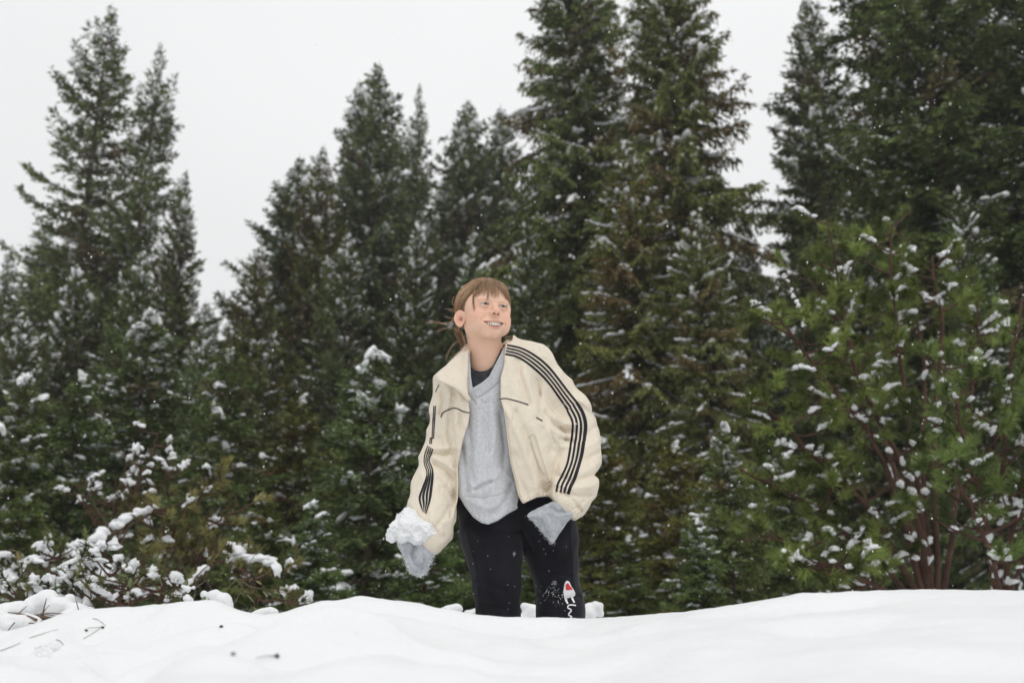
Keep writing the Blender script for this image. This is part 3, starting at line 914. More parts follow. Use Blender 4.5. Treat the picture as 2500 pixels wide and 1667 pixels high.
def stemD(*pts):
    return [PD(a, b, y) for a, b, y in pts]
PG = (0.150, 0.190, 0.050)
bush('pine_tree', 'tall bushy green pine with many reddish stems, snow on its lower stems', 'tree', [
    stemD((2140, 1420, 6.6), (2080, 1100, 6.5), (1960, 850, 6.4), (1902, 525, 6.3)),
    stemD((2145, 1420, 6.6), (2110, 1080, 6.6), (2075, 800, 6.5), (2062, 505, 6.5)),
    stemD((2150, 1420, 6.6), (2130, 1100, 6.7), (2140, 850, 6.8), (2085, 530, 6.9)),
    stemD((2150, 1420, 6.6), (2150, 1000, 6.6), (2160, 760, 6.5), (2130, 590, 6.6)),
    stemD((2140, 1420, 6.6), (2040, 1080, 6.3), (1900, 880, 6.1), (1790, 740, 6.0)),
    stemD((2140, 1420, 6.6), (2010, 1180, 6.3), (1880, 1050, 6.1), (1745, 900, 6.0)),
    stemD((2140, 1420, 6.6), (1990, 1260, 6.4), (1860, 1150, 6.2), (1700, 1060, 6.1)),
    stemD((2140, 1420, 6.6), (1980, 1330, 6.3), (1850, 1260, 6.1), (1730, 1210, 6.0)),
    stemD((2145, 1420, 6.6), (2050, 1060, 7.0), (1960, 780, 7.2), (1850, 620, 7.3)),
    stemD((2160, 1420, 6.6), (2200, 1100, 6.9), (2230, 850, 7.0), (2240, 690, 7.1)),
    stemD((2145, 1420, 6.6), (1990, 1340, 6.0), (1920, 1300, 5.9), (1840, 1310, 5.9)),
    ], 101, 0.018, 0.36, 0.056, (90, 0.080, 0.0034, 0.66, PG), M_BARK_RED, M_PINE, 0.42, first=[.52, .62, .62, .68, .34, .26, .2, .2, .42, .5, .2], bigsnow=0.9)
bush('pine_tree', 'green pine with one dark upright stem at the right edge of the picture', 'tree', [
    stemD((2300, 1420, 6.0), (2290, 1150, 6.0), (2310, 900, 6.0), (2346, 668, 6.0)),
    stemD((2300, 1420, 6.0), (2260, 1180, 5.9), (2215, 980, 5.8), (2180, 820, 5.8)),
    stemD((2300, 1420, 6.0), (2330, 1200, 5.9), (2390, 1000, 5.8), (2440, 880, 5.8)),
    stemD((2300, 1420, 6.0), (2270, 1280, 5.8), (2200, 1130, 5.7), (2140, 1060, 5.6)),
    stemD((2300, 1420, 6.0), (2350, 1300, 5.8), (2400, 1220, 5.7), (2460, 1160, 5.7)),
    ], 103, 0.018, 0.40, 0.060, (90, 0.080, 0.0034, 0.66, (0.14, 0.19, 0.055)), M_BARK_RED, M_PINE, 0.30, first=0.26, bigsnow=0.8)
bush('leafless_shrub', 'bare brown stemmed shrub with snow balls on its twigs at the left', 'shrub', [
    stemD((268, 1400, 7.0), (262, 1250, 7.0), (300, 1130, 6.9), (352, 985, 6.9)),
    stemD((262, 1400, 7.0), (255, 1230, 7.0), (255, 1130, 7.1), (270, 1060, 7.1)),
    stemD((272, 1400, 7.0), (290, 1200, 7.0), (370, 1120, 6.9), (395, 1070, 6.9)),
    stemD((258, 1400, 7.0), (235, 1270, 7.0), (200, 1170, 6.9), (170, 1110, 6.9)),
    stemD((275, 1400, 7.0), (272, 1220, 6.8), (300, 1140, 6.7), (330, 1090, 6.7)),
    ], 107, 0.013, 0.28, 0.075, (10, 0.05, 0.003, 0.6, (0.10, 0.085, 0.04)), M_BARK_RED, M_PINE, 0.75, first=0.35, flatsnow=0.85)
bush('evergreen_shrub', 'yellowish olive evergreen shrub with snow pads beside the bare shrub', 'shrub', [
    stemD((370, 1400, 6.6), (380, 1280, 6.6), (420, 1180, 6.5), (500, 1110, 6.4)),
    stemD((372, 1400, 6.6), (400, 1290, 6.5), (450, 1220, 6.4), (520, 1180, 6.4)),
    stemD((368, 1400, 6.6), (360, 1290, 6.5), (370, 1200, 6.5), (390, 1130, 6.5)),
    stemD((375, 1400, 6.6), (430, 1320, 6.4), (480, 1270, 6.4), (520, 1260, 6.3)),
    stemD((365, 1400, 6.6), (340, 1320, 6.5), (320, 1260, 6.5), (330, 1230, 6.5)),
    ], 109, 0.013, 0.30, 0.042, (70, 0.065, 0.0036, 0.5, (0.20, 0.185, 0.07)), M_BARK_RED, M_PINE, 0.30, first=0.25, flatsnow=1.0)
bush('evergreen_shrub', 'low olive evergreen bush with an arched snow cap near the leafy twig', 'shrub', [
    stemD((590, 1420, 5.2), (580, 1350, 5.2), (600, 1310, 5.2), (640, 1310, 5.2)),
    stemD((585, 1420, 5.2), (570, 1340, 5.2), (555, 1300, 5.2), (540, 1275, 5.2)),
    stemD((595, 1420, 5.2), (620, 1370, 5.1), (650, 1360, 5.1), (665, 1380, 5.1)),
    ], 113, 0.010, 0.16, 0.035, (60, 0.050, 0.003, 0.5, (0.165, 0.155, 0.06)), M_BARK_RED, M_PINE, 0.25, first=0.3,
    extra=(np.array([PD(a, b, 5.15) for a, b in ((528, 1262), (545, 1268), (532, 1285), (575, 1285), (598, 1284), (618, 1292), (632, 1305), (560, 1280))]),
           np.array([(1, 0, 0.1)] * 6 + [(0.6, 0, -1.0), (1, 0, 0)]), np.array([(.04, .04, .035)] * 2 + [(.03, .035, .03)] + [(.045, .04, .028)] * 5)))
bush('evergreen_shrub', 'low dark evergreen bush behind the hummock at the far left', 'shrub', [
    stemD((60, 1430, 5.6), (60, 1360, 5.6), (90, 1300, 5.6), (110, 1270, 5.6)),
    stemD((60, 1430, 5.6), (30, 1370, 5.6), (10, 1320, 5.6), (-10, 1290, 5.6)),
    stemD((65, 1430, 5.6), (120, 1380, 5.5), (170, 1340, 5.5), (200, 1330, 5.5)),
    stemD((65, 1430, 5.6), (160, 1400, 5.5), (260, 1360, 5.4), (330, 1350, 5.4)),
    ], 127, 0.010, 0.20, 0.034, (60, 0.05, 0.003, 0.5, (0.12, 0.125, 0.05)), M_BARK_RED, M_PINE, 0.8, first=0.2, flatsnow=1.1)

bush('evergreen_shrub', 'tangled low brush with sprinkled snow between the bare shrub and the bank', 'shrub', [
    stemD((200, 1440, 4.8), (190, 1390, 4.8), (150, 1340, 4.8), (120, 1310, 4.8)),
    stemD((210, 1440, 4.8), (250, 1390, 4.8), (300, 1350, 4.7), (350, 1340, 4.7)),
    stemD((205, 1440, 4.8), (220, 1380, 4.8), (230, 1330, 4.9), (260, 1290, 4.9)),
    stemD((215, 1440, 4.8), (300, 1410, 4.7), (380, 1380, 4.7), (430, 1370, 4.6)),
    stemD((195, 1440, 4.8), (120, 1400, 4.8), (50, 1370, 4.8), (10, 1350, 4.8)),
    ], 131, 0.007, 0.20, 0.030, (26, 0.045, 0.0034, 0.7, (0.115, 0.125, 0.05)), M_BARK_RED, M_PINE, 0.6, first=0.15, flatsnow=1.0)
# snow-laden fallen branch at the left
def snow_limb(label, pts, seed, r, sr):
    rng = np.random.default_rng(seed)
    base = np.asarray(pts[0]); c = smooth_path(np.asarray(pts) - base, 18)
    root = thing('fallen_branch', label, 'branch', base)
    cs, rs = [c], [np.linspace(r, r * 0.35, 18)]
    for k in range(9):
        i = int(rng.integers(3, 16)); d = nrm(rng.normal(0, 1, 3) + np.array((0, 0, 0.7)))
        ln = rng.uniform(.1, .3)
        cs.append(np.stack([c[i] + d * ln * s + np.array((0, 0, -.05)) * s * s for s in np.linspace(0, 1, 5)])); rs.append(np.linspace(r * .3, .002, 5))
    v, f = tubes(cs, rs, 6); link('limb', mesh_np('limb', v, f, M_BARK), root)
    cc, rr = [], []
    for k in range(34):
        u = rng.uniform(0, 1); i = min(16, int(u * 17))
        cc.append(c[i] + (c[i + 1] - c[i]) * rng.random() + np.array((rng.normal(0, sr * .35), rng.normal(0, sr * .45), r + rng.uniform(0, sr * .8)))); rr.append(sr * rng.uniform(.45, 1.05) * (1 - .35 * u))
    cc = np.array(cc); g = Grid(cc.min(0) - .1, cc.max(0) + .1, max(.004, sr * .14)); dd = None
    for q, e in zip(cc, rr):
        f = ell(g.X, g.Y, g.Z, q, (e * 1.25, e * 1.2, e * .8)); dd = f if dd is None else smin(dd, f, sr * .35)
    w = .9 / sr
    dd += sr * .5 * (vnoise3(g.X * w, g.Y * w, g.Z * w, seed) - .5) + sr * .22 * (vnoise3(g.X * w * 3, g.Y * w * 3, g.Z * w * 3, seed + 1) - .5)
    v, f = nets(g, dd)
    link('branch_snow', mesh_np('branch_snow', v, f, M_SNOWCLUMP), root, kind='stuff')
snow_limb('fallen branch carrying a thick roll of snow, slanting up to the bare shrub', stemD((125, 1330, 6.0), (200, 1265, 6.1), (260, 1225, 6.2), (345, 1180, 6.3)), 5, .03, .042)
snow_limb('short snow topped fallen branch below the bare shrub', stemD((190, 1345, 5.2), (235, 1335, 5.2), (262, 1318, 5.3), (300, 1310, 5.3)), 6, .016, .022)
snow_limb('snow topped dead branch leaning left of the leafy snow clump', stemD((375, 1400, 5.0), (410, 1370, 5.0), (440, 1340, 5.1), (478, 1312, 5.2)), 7, .016, .022)
# ------------------------------------------------------------------ the child
M_SKIN = mat('skin', (0.74, 0.49, 0.38), rough=0.45, spec=0.35, attr='col', sss=0.05, bump=(260.0, 0.06, 0.001))
M_EYE = mat('eye', (0.7, 0.7, 0.7), rough=0.08, spec=0.6, attr='col')
M_TOOTH = mat('tooth', (0.78, 0.72, 0.62), rough=0.25, spec=0.5)
M_HAIR = mat('hair', (0.2, 0.12, 0.07), rough=0.42, spec=0.5, attr='col')
M_JACKET = mat('cream_nylon', (0.74, 0.66, 0.54), rough=0.5, spec=0.35, noise=(9, 0.03, 4), bump=(42.0, 0.5, 0.005), sheen=0.1)
def crumple(m, sc, dist, strength):
    """second bump layer: ridged, stretched noise = soft creases of thin cloth"""
    n = m.node_tree.nodes; l = m.node_tree.links
    tcn = n.new('ShaderNodeTexCoord'); mp = n.new('ShaderNodeMapping'); mp.inputs['Rotation'].default_value = (0, 0.6, 0); mp.inputs['Scale'].default_value = (1.0, 0.7, 0.5)
    l.new(tcn.outputs['Object'], mp.inputs[0])
    t = n.new('ShaderNodeTexNoise'); t.inputs['Scale'].default_value = sc; t.inputs['Detail'].default_value = 3; t.inputs['Distortion'].default_value = 0.6
    l.new(mp.outputs[0], t.inputs['Vector'])
    bp = n.new('ShaderNodeBump'); bp.inputs['Strength'].default_value = strength; bp.inputs['Distance'].default_value = dist
    l.new(t.outputs['Fac'], bp.inputs['Height'])
    b = n['Principled BSDF']; old = b.inputs['Normal'].links[0].from_node
    l.new(bp.outputs[0], old.inputs['Normal'])
crumple(M_JACKET, 24.0, 0.020, 0.6)
M_STRIPE = mat('dark_tape', (0.012, 0.012, 0.018), rough=0.7, spec=0.25, bump=(300, 0.2, 0.001))
M_TEE = mat('charcoal_cotton', (0.045, 0.047, 0.054), rough=0.9, spec=0.1, noise=(60, 0.25, 5))
M_PANTS = mat('black_fleece', (0.0125, 0.0125, 0.017), rough=0.92, spec=0.12, noise=(14, 0.35, 5), bump=(90, 0.25, 0.002), sheen=0.12)
M_WHITE = mat('white_print', (0.80, 0.80, 0.82), rough=0.5)
M_RED = mat('red_print', (0.62, 0.03, 0.04), rough=0.5)
M_ZIP = mat('zip_metal', (0.60, 0.50, 0.36), rough=0.4, spec=0.5)

def heather(name, c0, c1, sc):
    m = mat(name, c0, rough=0.92, spec=0.1, bump=(420, 0.4, 0.001), sheen=0.05)
    n = m.node_tree.nodes; l = m.node_tree.links
    tcn = n.new('ShaderNodeTexCoord')
    mp = n.new('ShaderNodeMapping'); mp.inputs['Scale'].default_value = (1.0, 1.0, 0.8)
    l.new(tcn.outputs['Object'], mp.inputs[0])
    t = n.new('ShaderNodeTexNoise'); t.inputs['Scale'].default_value = sc; t.inputs['Detail'].default_value = 5; t.inputs['Roughness'].default_value = 0.75
    l.new(mp.outputs[0], t.inputs['Vector'])
    t2 = n.new('ShaderNodeTexNoise'); t2.inputs['Scale'].default_value = sc * 0.35; t2.inputs['Detail'].default_value = 4
    l.new(mp.outputs[0], t2.inputs['Vector'])
    ad = n.new('ShaderNodeMath'); ad.operation = 'ADD'
    l.new(t.outputs['Fac'], ad.inputs[0]); l.new(t2.outputs['Fac'], ad.inputs[1])
    r = n.new('ShaderNodeValToRGB'); e = r.color_ramp.elements
    e[0].position = 0.36; e[0].color = (*c1, 1); e[1].position = 0.55; e[1].color = (*c0, 1)
    hf = n.new('ShaderNodeMath'); hf.operation = 'MULTIPLY'; hf.inputs[1].default_value = 0.5
    l.new(ad.outputs[0], hf.inputs[0]); l.new(hf.outputs[0], r.inputs['Fac'])
    l.new(r.outputs['Color'], n['Principled BSDF'].inputs['Base Color'])
    return m
M_SWEAT = heather('heather_grey_fleece', (0.60, 0.61, 0.635), (0.45, 0.46, 0.485), 420)
M_MITT = heather('grey_knit', (0.46, 0.48, 0.51), (0.30, 0.32, 0.35), 160)

person = thing('person', 'child in a cream tracksuit jacket, grey sweatshirt and black trousers, knee deep in snow', 'person', (0.0, 2.97, 0.1))
def pp(name, me, mt=None):
    """part of the child, geometry given in world coordinates"""
    o = link(name, me, person)
    o.matrix_parent_inverse = Matrix.Translation((0.0, -2.97, -0.1))
    return o
def sub(o, parent):
    o.parent = parent
    return o

# --- trousers
def T(*a):
    return [P(x, y, Y) for x, y, Y, r in a], [RR(r, P(x, y, Y)) for x, y, Y, r in a]
g = Grid((-0.24, 2.80, 0.02), (0.26, 3.14, 0.80), 0.0042)
pc, rc = T((1200, 1245, 2.955, 78), (1201, 1300, 2.95, 69), (1209, 1360, 2.94, 59), (1214, 1430, 2.94, 53), (1216, 1500, 2.95, 46))
pc.append(pc[-1] + np.array((0.0, 0.03, -0.30))); rc.append(0.050)
dl = chain(g, pc, rc, 0.03)
pc, rc = T((1325, 1245, 2.97, 78), (1337, 1310, 2.975, 66), (1349, 1375, 2.98, 54), (1359, 1440, 2.985, 47), (1369, 1492, 2.99, 50))
pc.append(pc[-1] + np.array((0.01, 0.03, -0.30))); rc.append(0.052)
dr = chain(g, pc, rc, 0.03)
d = smin(dl, dr, 0.012)
d = smin(d, cap(g, P(1215, 1215, 2.95), P(1310, 1205, 2.95), RR(88, P(1215, 1215, 2.95)), RR(80, P(1310, 1205, 2.95))), 0.03)
d = smin(d, cap(g, P(1408, 1462, 3.02), P(1412, 1480, 3.02), 0.014, 0.014), 0.02)
d = wrinkle(g, d, 3, [(9, 5, 0.0045, 0.5), (18, 9, 0.003, -0.4)])
d = creases(g, d, [([(1150, 1272), (1205, 1300), (1262, 1300)], 9, -5), ([(1160, 1300), (1215, 1322), (1258, 1318)], 8, 4),
                   ([(1270, 1290), (1300, 1340)], 8, -4), ([(1230, 1225), (1300, 1240), (1330, 1262)], 9, 4),
                   ([(1330, 1395), (1392, 1405)], 7, -3), ([(1310, 1450), (1370, 1465), (1412, 1455)], 8, -5), ([(1318, 1468), (1380, 1486)], 8, 4),
                   ([(1165, 1420), (1230, 1440)], 9, -3), ([(1170, 1470), (1240, 1490)], 9, -3), ([(1138, 1300), (1160, 1380), (1170, 1480)], 4, 2),
                   ([(1392, 1280), (1398, 1380), (1403, 1440)], 3.5, 2)], ymax=2.99)
V, F = nets(g, d)
trousers = pp('trousers', mesh_np('trousers', V, F, M_PANTS))
k2 = lambda pts: [(900 + u * .2998, 1060 + v * .2998) for u, v in pts]
emb = decal('emblem', g, d, [k2([(1595, 1215), (1605, 1195), (1620, 1190), (1635, 1203), (1650, 1238), (1668, 1262), (1681, 1290), (1679, 1310), (1662, 1322), (1668, 1345), (1680, 1366), (1668, 1372), (1650, 1342), (1646, 1327), (1617, 1328), (1615, 1348), (1626, 1376), (1614, 1380), (1597, 1350), (1590, 1320), (1586, 1290), (1588, 1250)])], M_WHITE, trousers)
decal('emblem', g, d, [k2([(1602, 1228), (1610, 1212), (1624, 1211), (1638, 1235), (1658, 1258), (1655, 1264), (1604, 1268)])], M_RED, trousers, off=0.0022)
ribbon('lettering', g, d, k2([(1686, 1392), (1645, 1386), (1622, 1394), (1619, 1414), (1642, 1420), (1650, 1434), (1634, 1450), (1624, 1466), (1640, 1476), (1656, 1482), (1642, 1492), (1628, 1502), (1640, 1512), (1660, 1516), (1650, 1532), (1630, 1545)]), 3.2, M_WHITE, trousers, off=0.0014, nw=3)
GP, DP = g, d

# --- sweatshirt, t-shirt
g = Grid((-0.22, 2.76, 0.52), (0.16, 3.06, 1.22), 0.0035)
ST = [(1190, 835, 42, 2.89, .052), (1189, 862, 66, 2.90, .07), (1188, 895, 96, 2.91, .088), (1186, 960, 102, 2.915, .097), (1188, 1060, 100, 2.92, .098),
      (1192, 1160, 97, 2.925, .102), (1196, 1215, 94, 2.925, .112), (1200, 1290, 84, 2.93, .108)]
d0, _ = loft(g, ST)
mpp = 0.0012
d0 = smax(d0, (np.interp(g.PX, [1000, 1100, 1146, 1190, 1236, 1300], [930, 880, 858, 850, 838, 838]) - g.PY) * mpp, 0.006)
hem = np.interp(g.PX, [1080, 1110, 1123, 1135, 1155, 1175, 1192, 1215, 1240, 1272, 1300, 1330], [1205, 1208, 1215, 1236, 1262, 1276, 1280, 1271, 1254, 1237, 1222, 1215])
vneck = [(1128, 800), (1146, 850), (1148, 880), (1150, 920), (1154, 947), (1176, 934), (1194, 919), (1206, 895), (1222, 864), (1236, 832), (1230, 795)]
inner = d0 + 0.004
vd = poly2(g.PX, g.PY, vneck)
front = g.Y < 2.93
d = d0.copy()
d = wrinkle(g, d, 11, [(12, 4, 0.0024, 0.1), (8, 5, 0.0026, -0.5)])
d = creases(g, d, [([(1160, 1195), (1180, 1186), (1199, 1176)], 5, -11), ([(1128, 1090), (1136, 1150), (1140, 1200)], 7, -7), ([(1250, 1180), (1236, 1220), (1210, 1250)], 8, -5), ([(1190, 1195), (1200, 1240)], 9, 5), ([(1150, 1178), (1162, 1203)], 7, 5), ([(1185, 1200), (1205, 1172), (1225, 1150)], 9, 5),
                   ([(1165, 975), (1172, 1040), (1160, 1120)], 11, 4), ([(1200, 965), (1210, 1050), (1200, 1130)], 13, 5), ([(1186, 985), (1190, 1100)], 8, -4),
                   ([(1140, 1000), (1150, 1100), (1142, 1170)], 8, -4), ([(1222, 1010), (1232, 1090), (1228, 1150)], 8, -5), ([(1148, 1140), (1158, 1180)], 6, -4),
                   ([(1228, 1150), (1250, 1170)], 6, 4), ([(1140, 1213), (1180, 1216), (1216, 1210), (1250, 1196)], 2.2, -2.5), ([(1160, 1228), (1190, 1240), (1225, 1232)], 10, 4)], ymax=2.93)
bandm = (vd > 0) & (vd < 25) & front & (np.abs(d) < .03)
d[bandm] -= 0.0022 * np.clip((25 - vd[bandm]) / 3, 0, 1)
d = creases(g, d, [([(1176, 940), (1175, 990)], 1.3, -2), ([(1140, 955), (1172, 1000)], 1.3, -2)], ymax=2.93)
d = smax(d, -(inner - 0.000), 0.003) if False else d
d = np.where(front, smax(d, -vd * mpp, 0.006), d)
d = smax(d, (g.PY - hem) * mpp, 0.008)
neckbore = cap(g, P(1190, 930, 2.90), P(1190, 800, 2.88), RR(46, P(1190, 880, 2.9)), RR(50, P(1190, 880, 2.9)))
d = smax(d, -neckbore, 0.006)
V, F = nets(g, d)
sweat = pp('sweatshirt', mesh_np('sweatshirt', V, F, M_SWEAT))
M_RIB = heather('grey_rib', (0.52, 0.53, 0.555), (0.40, 0.41, 0.435), 420)
ribbon('neck_rib', g, d, [(1160, 962), (1184, 946), (1206, 927), (1218, 904), (1229, 880)], 21, M_RIB, sweat, off=0.0025, nw=8)
ribbon('seam', g, d, [(1176, 950), (1175.5, 990)], 1.2, M_RIB, sweat, off=0.001)
ribbon('seam', g, d, [(1143, 958), (1158, 980), (1172, 1000)], 1.2, M_RIB, sweat, off=0.001)
# t-shirt seen in the neck opening
td_ = d0 + 0.009
tn = [(1100, 790), (1140, 872), (1146, 893), (1155, 902), (1172, 907), (1189, 904), (1203, 894), (1216, 868), (1232, 830), (1230, 780)]
tv = poly2(g.PX, g.PY, tn)
bandm = (tv > 0) & (tv < 11) & (np.abs(td_) < .03)
td_[bandm] -= 0.0018
td_ = np.where(front, smax(td_, -tv * mpp, 0.004), td_)
nb = cap(g, P(1190, 930, 2.90), P(1190, 800, 2.88), RR(40, P(1190, 880, 2.9)), RR(46, P(1190, 880, 2.9)))
td_ = smax(td_, -nb, 0.004)
td_ = smax(td_, (g.PY - 1010) * mpp, 0.004)
V, F = nets(g, td_)
tee = pp('t_shirt', mesh_np('t_shirt', V, F, M_TEE))

# --- jacket
g = Grid((-0.33, 2.70, 0.46), (0.30, 3.10, 1.235), 0.0034)
JT = [(1190, 826, 46, 2.895, .062), (1190, 850, 72, 2.90, .075), (1190, 880, 96, 2.905, .094), (1193, 930, 118, 2.91, .112), (1205, 1000, 130, 2.915, .12), (1227, 1060, 152, 2.92, .128),
      (1229, 1130, 150, 2.925, .136), (1222, 1200, 130, 2.93, .14), (1220, 1275, 126, 2.93, .134)]
dt, _ = loft(g, JT)
pL, rL = T((1146, 892, 2.90, 24), (1104, 938, 2.905, 36), (1093, 1000, 2.915, 36), (1088, 1065, 2.92, 36), (1074, 1122, 2.91, 40), (1062, 1190, 2.88, 46), (1055, 1248, 2.845, 52), (1051, 1294, 2.815, 47), (1050, 1316, 2.80, 36))
pR, rR = T((1243, 863, 2.90, 36), (1298, 890, 2.915, 47), (1342, 960, 2.95, 53), (1382, 1015, 2.97, 54), (1403, 1060, 2.965, 53), (1409, 1120, 2.93, 49), (1399, 1178, 2.885, 53), (1388, 1218, 2.855, 45), (1377, 1236, 2.835, 34))
sl = chain(g, pL, rL, 0.02)
sr = chain(g, pR, rR, 0.02)
dt = smin(dt, cap(g, P(1146, 892, 2.90), P(1104, 938, 2.905), rL[0], rL[1]), 0.03)
dt = smin(dt, cap(g, P(1243, 863, 2.90), P(1298, 890, 2.915), rR[0], rR[1]), 0.03)
# the cloth as a solid first (folds, gathers), then hollowed and opened
mpp_ = mpp
hemj = np.interp(g.PX, [1000, 1085, 1108, 1125, 1200, 1276, 1292, 1311, 1344, 1420], [1262, 1262, 1262, 1236, 1234, 1230, 1222, 1214, 1211, 1216])
openp = [(1146, 842), (1143, 876), (1141, 937), (1143, 975), (1147, 1008), (1143, 1035), (1131, 1072), (1123, 1111), (1118, 1141), (1119, 1180), (1118, 1218), (1108, 1262), (1106, 1320),
         (1290, 1320), (1282, 1240), (1276, 1228), (1265, 1210), (1259, 1180), (1246, 1129), (1239, 1074), (1231, 1005), (1222, 975), (1222, 921), (1230, 893), (1234, 834), (1226, 790), (1150, 790)]
od = poly2(g.PX, g.PY, openp)
cnc = -(g.PX - 1352) * 0.75 + (g.PY - 1210) * 0.66
sr = np.where((g.PX > 1325) & (g.PY > 1180), smax(sr, cnc * mpp, 0.012), sr)
slv = np.minimum(sl, sr)
d = smin(smin(dt, sl, 0.016), sr, 0.016)
d = wrinkle(g, d, 21, [(10, 5, 0.0048, 0.5), (9, 6, 0.0048, -0.6), (26, 12, 0.0026, 0.8), (24, 15, 0.0024, -0.9)])
FO = [
 ([(1102, 1000), (1108, 1060), (1112, 1110), (1110, 1170), (1105, 1230), (1100, 1262)], 5.5, -6), ([(1112, 1030), (1120, 1080), (1118, 1130)], 6, 4),
 ([(1362, 1085), (1364, 1114), (1355, 1150), (1342, 1190)], 7, -4), ([(1318, 1012), (1338, 1040), (1352, 1080)], 7, -4),
 # right-hand sleeve: elbow and forearm
 ([(1330, 1010), (1352, 1036), (1376, 1052), (1402, 1052)], 7.5, -6), ([(1325, 1030), (1350, 1050), (1374, 1066)], 8, 5), ([(1352, 1018), (1380, 1034), (1408, 1034)], 8, 6),
 ([(1372, 1070), (1400, 1078)], 5, -5), ([(1376, 1090), (1392, 1088)], 6, 4), ([(1455, 1040), (1430, 1062)], 8, -4), ([(1460, 1075), (1432, 1090)], 8, 4), ([(1460, 1105), (1436, 1120)], 7, -4),
 ([(1360, 1160), (1400, 1174), (1452, 1160)], 7, -5), ([(1356, 1180), (1395, 1192), (1448, 1186)], 8, 5), ([(1372, 1203), (1420, 1212), (1440, 1208)], 6, -5), ([(1425, 1222), (1405, 1240)], 6, -4), ([(1430, 1150), (1462, 1130)], 8, 4),
 ([(1345, 900), (1390, 968), (1420, 1000)], 6, 3), ([(1410, 985), (1445, 1010)], 7, -4), ([(1400, 970), (1432, 990)], 7, 3),
 # right-hand chest
 ([(1262, 880), (1272, 930), (1290, 985)], 8, -6), ([(1284, 890), (1296, 950), (1310, 1010)], 9, 5), ([(1240, 880), (1250, 950)], 9, 5), ([(1312, 930), (1322, 1000), (1336, 1040)], 7, -6),
 ([(1240, 1010), (1262, 1060), (1290, 1130), (1312, 1200)], 9, 6), ([(1258, 1005), (1286, 1066), (1312, 1140), (1330, 1195)], 8, -6), ([(1300, 1040), (1325, 1110), (1340, 1170)], 8, 5), ([(1330, 1050), (1345, 1100)], 8, -6),
 ([(1250, 1110), (1270, 1170), (1290, 1215)], 8, -4),
 # left-hand chest and sleeve
 ([(1074, 940), (1082, 975), (1078, 1010)], 6, -5), ([(1100, 955), (1088, 1000)], 5, 5), ([(1108, 958), (1102, 1000)], 5, -4), ([(1122, 960), (1126, 1000)], 6, 4),
 ([(1098, 1010), (1094, 1060), (1104, 1110)], 6, -7), ([(1112, 1010), (1108, 1060), (1114, 1110)], 7, 5), ([(1066, 1000), (1066, 1060)], 7, 3), ([(1124, 1010), (1116, 1070)], 5, -4),
 ([(1048, 1106), (1076, 1108), (1110, 1103)], 5, -8), ([(1050, 1094), (1080, 1095), (1110, 1092)], 6, 5), ([(1056, 1116), (1086, 1130), (1108, 1150)], 6, 8), ([(1060, 1132), (1086, 1150), (1106, 1172)], 5, -7),
 ([(1064, 1150), (1085, 1170), (1104, 1192)], 6, 5), ([(1084, 1190), (1104, 1216)], 6, -4), ([(1060, 1290), (1084, 1262), (1096, 1238)], 7, -4), ([(1050, 1270), (1080, 1300)], 7, 4), ([(1022, 1215), (1040, 1250)], 7, -3), ([(1030, 1160), (1040, 1200)], 7, 3)]
d = creases(g, d, FO, ymax=2.985)
m = (np.abs(d) < .02) & (g.Y < 2.99)
px, py = g.PX[m], g.PY[m]; v = d[m]
# yoke seam, pocket welt, elastic hem and cuff gathers
wl = poly2(px, py, [(1292, 1066), (1304, 1061), (1336, 1150), (1324, 1156)]); v -= 0.0016 * np.clip(1 - wl / 1.5, 0, 1)
hb = np.interp(px, [1000, 1108, 1125, 1200, 1276, 1311, 1344, 1420], [1262, 1262, 1236, 1234, 1230, 1214, 1211, 1216]) - py
gat = np.clip(1 - np.abs(hb - 8) / 12, 0, 1) * (px > 1262) * (px < 1345)
v += gat * (0.0018 * np.cos(px * 2 * math.pi / 7.5)) + 0.002 * np.exp(-((hb - 18) / 2) ** 2) * (px > 1262) * (px < 1342)
cl = (px - 1356) * 0.66 + (py - 1207) * 0.75; cn = -(px - 1356) * 0.75 + (py - 1207) * 0.66      # along / outward of the right-hand cuff
gat = np.clip(1 - np.abs(cn + 10) / 15, 0, 1) * (px > 1335)
v += gat * 0.0030 * np.cos(cl * 2 * math.pi / 8.0)
v += 0.006 * np.exp(-((cn + 22) / 3.5) ** 2) * (cl > -8) * (cl < 75) * (px > 1335)
d[m] = v
inner = dt + np.where(np.abs(od) < 26, 0.0125, 0.0125 + np.clip((np.abs(od) - 26) / 40, 0, 1) * 0.022)
shell = smax(d, -np.where(slv < 0.004, 1e3, inner) * 1.0, 0.001) if False else smax(d, -inner, 0.001)
shell = np.where(slv < 0.0, d, shell)
sleeve_zone = (slv < 0.012)
cut = (g.PY - hemj) * mpp_
shell = np.where(sleeve_zone, shell, smax(shell, cut, 0.004))
shell = smax(shell, -od * mpp_ - np.clip(g.Y - 2.87, 0, 1) * 2.5, 0.004)
bore = cap(g, P(1190, 960, 2.90), P(1190, 780, 2.88), RR(48, P(1190, 880, 2.9)), RR(56, P(1190, 880, 2.9)))
d = smax(shell, -bore, 0.005)
topl = np.interp(g.PX, [1000, 1060, 1118, 1150, 1190, 1234, 1250, 1256, 1262], [925, 915, 868, 850, 850, 838, 831, 800, 600])
d = smax(d, (topl - g.PY) * mpp, 0.006)
V, F = nets(g, d)
jacket = pp('jacket', mesh_np('jacket', V, F, M_JACKET))
GJ, DJ = g, d
k1 = lambda pts: np.array([(900 + u * .28067, 640 + v * .28067) for u, v in pts])
kb = lambda pts: np.array([(900 + u * .2998, 1060 + v * .2998) for u, v in pts])
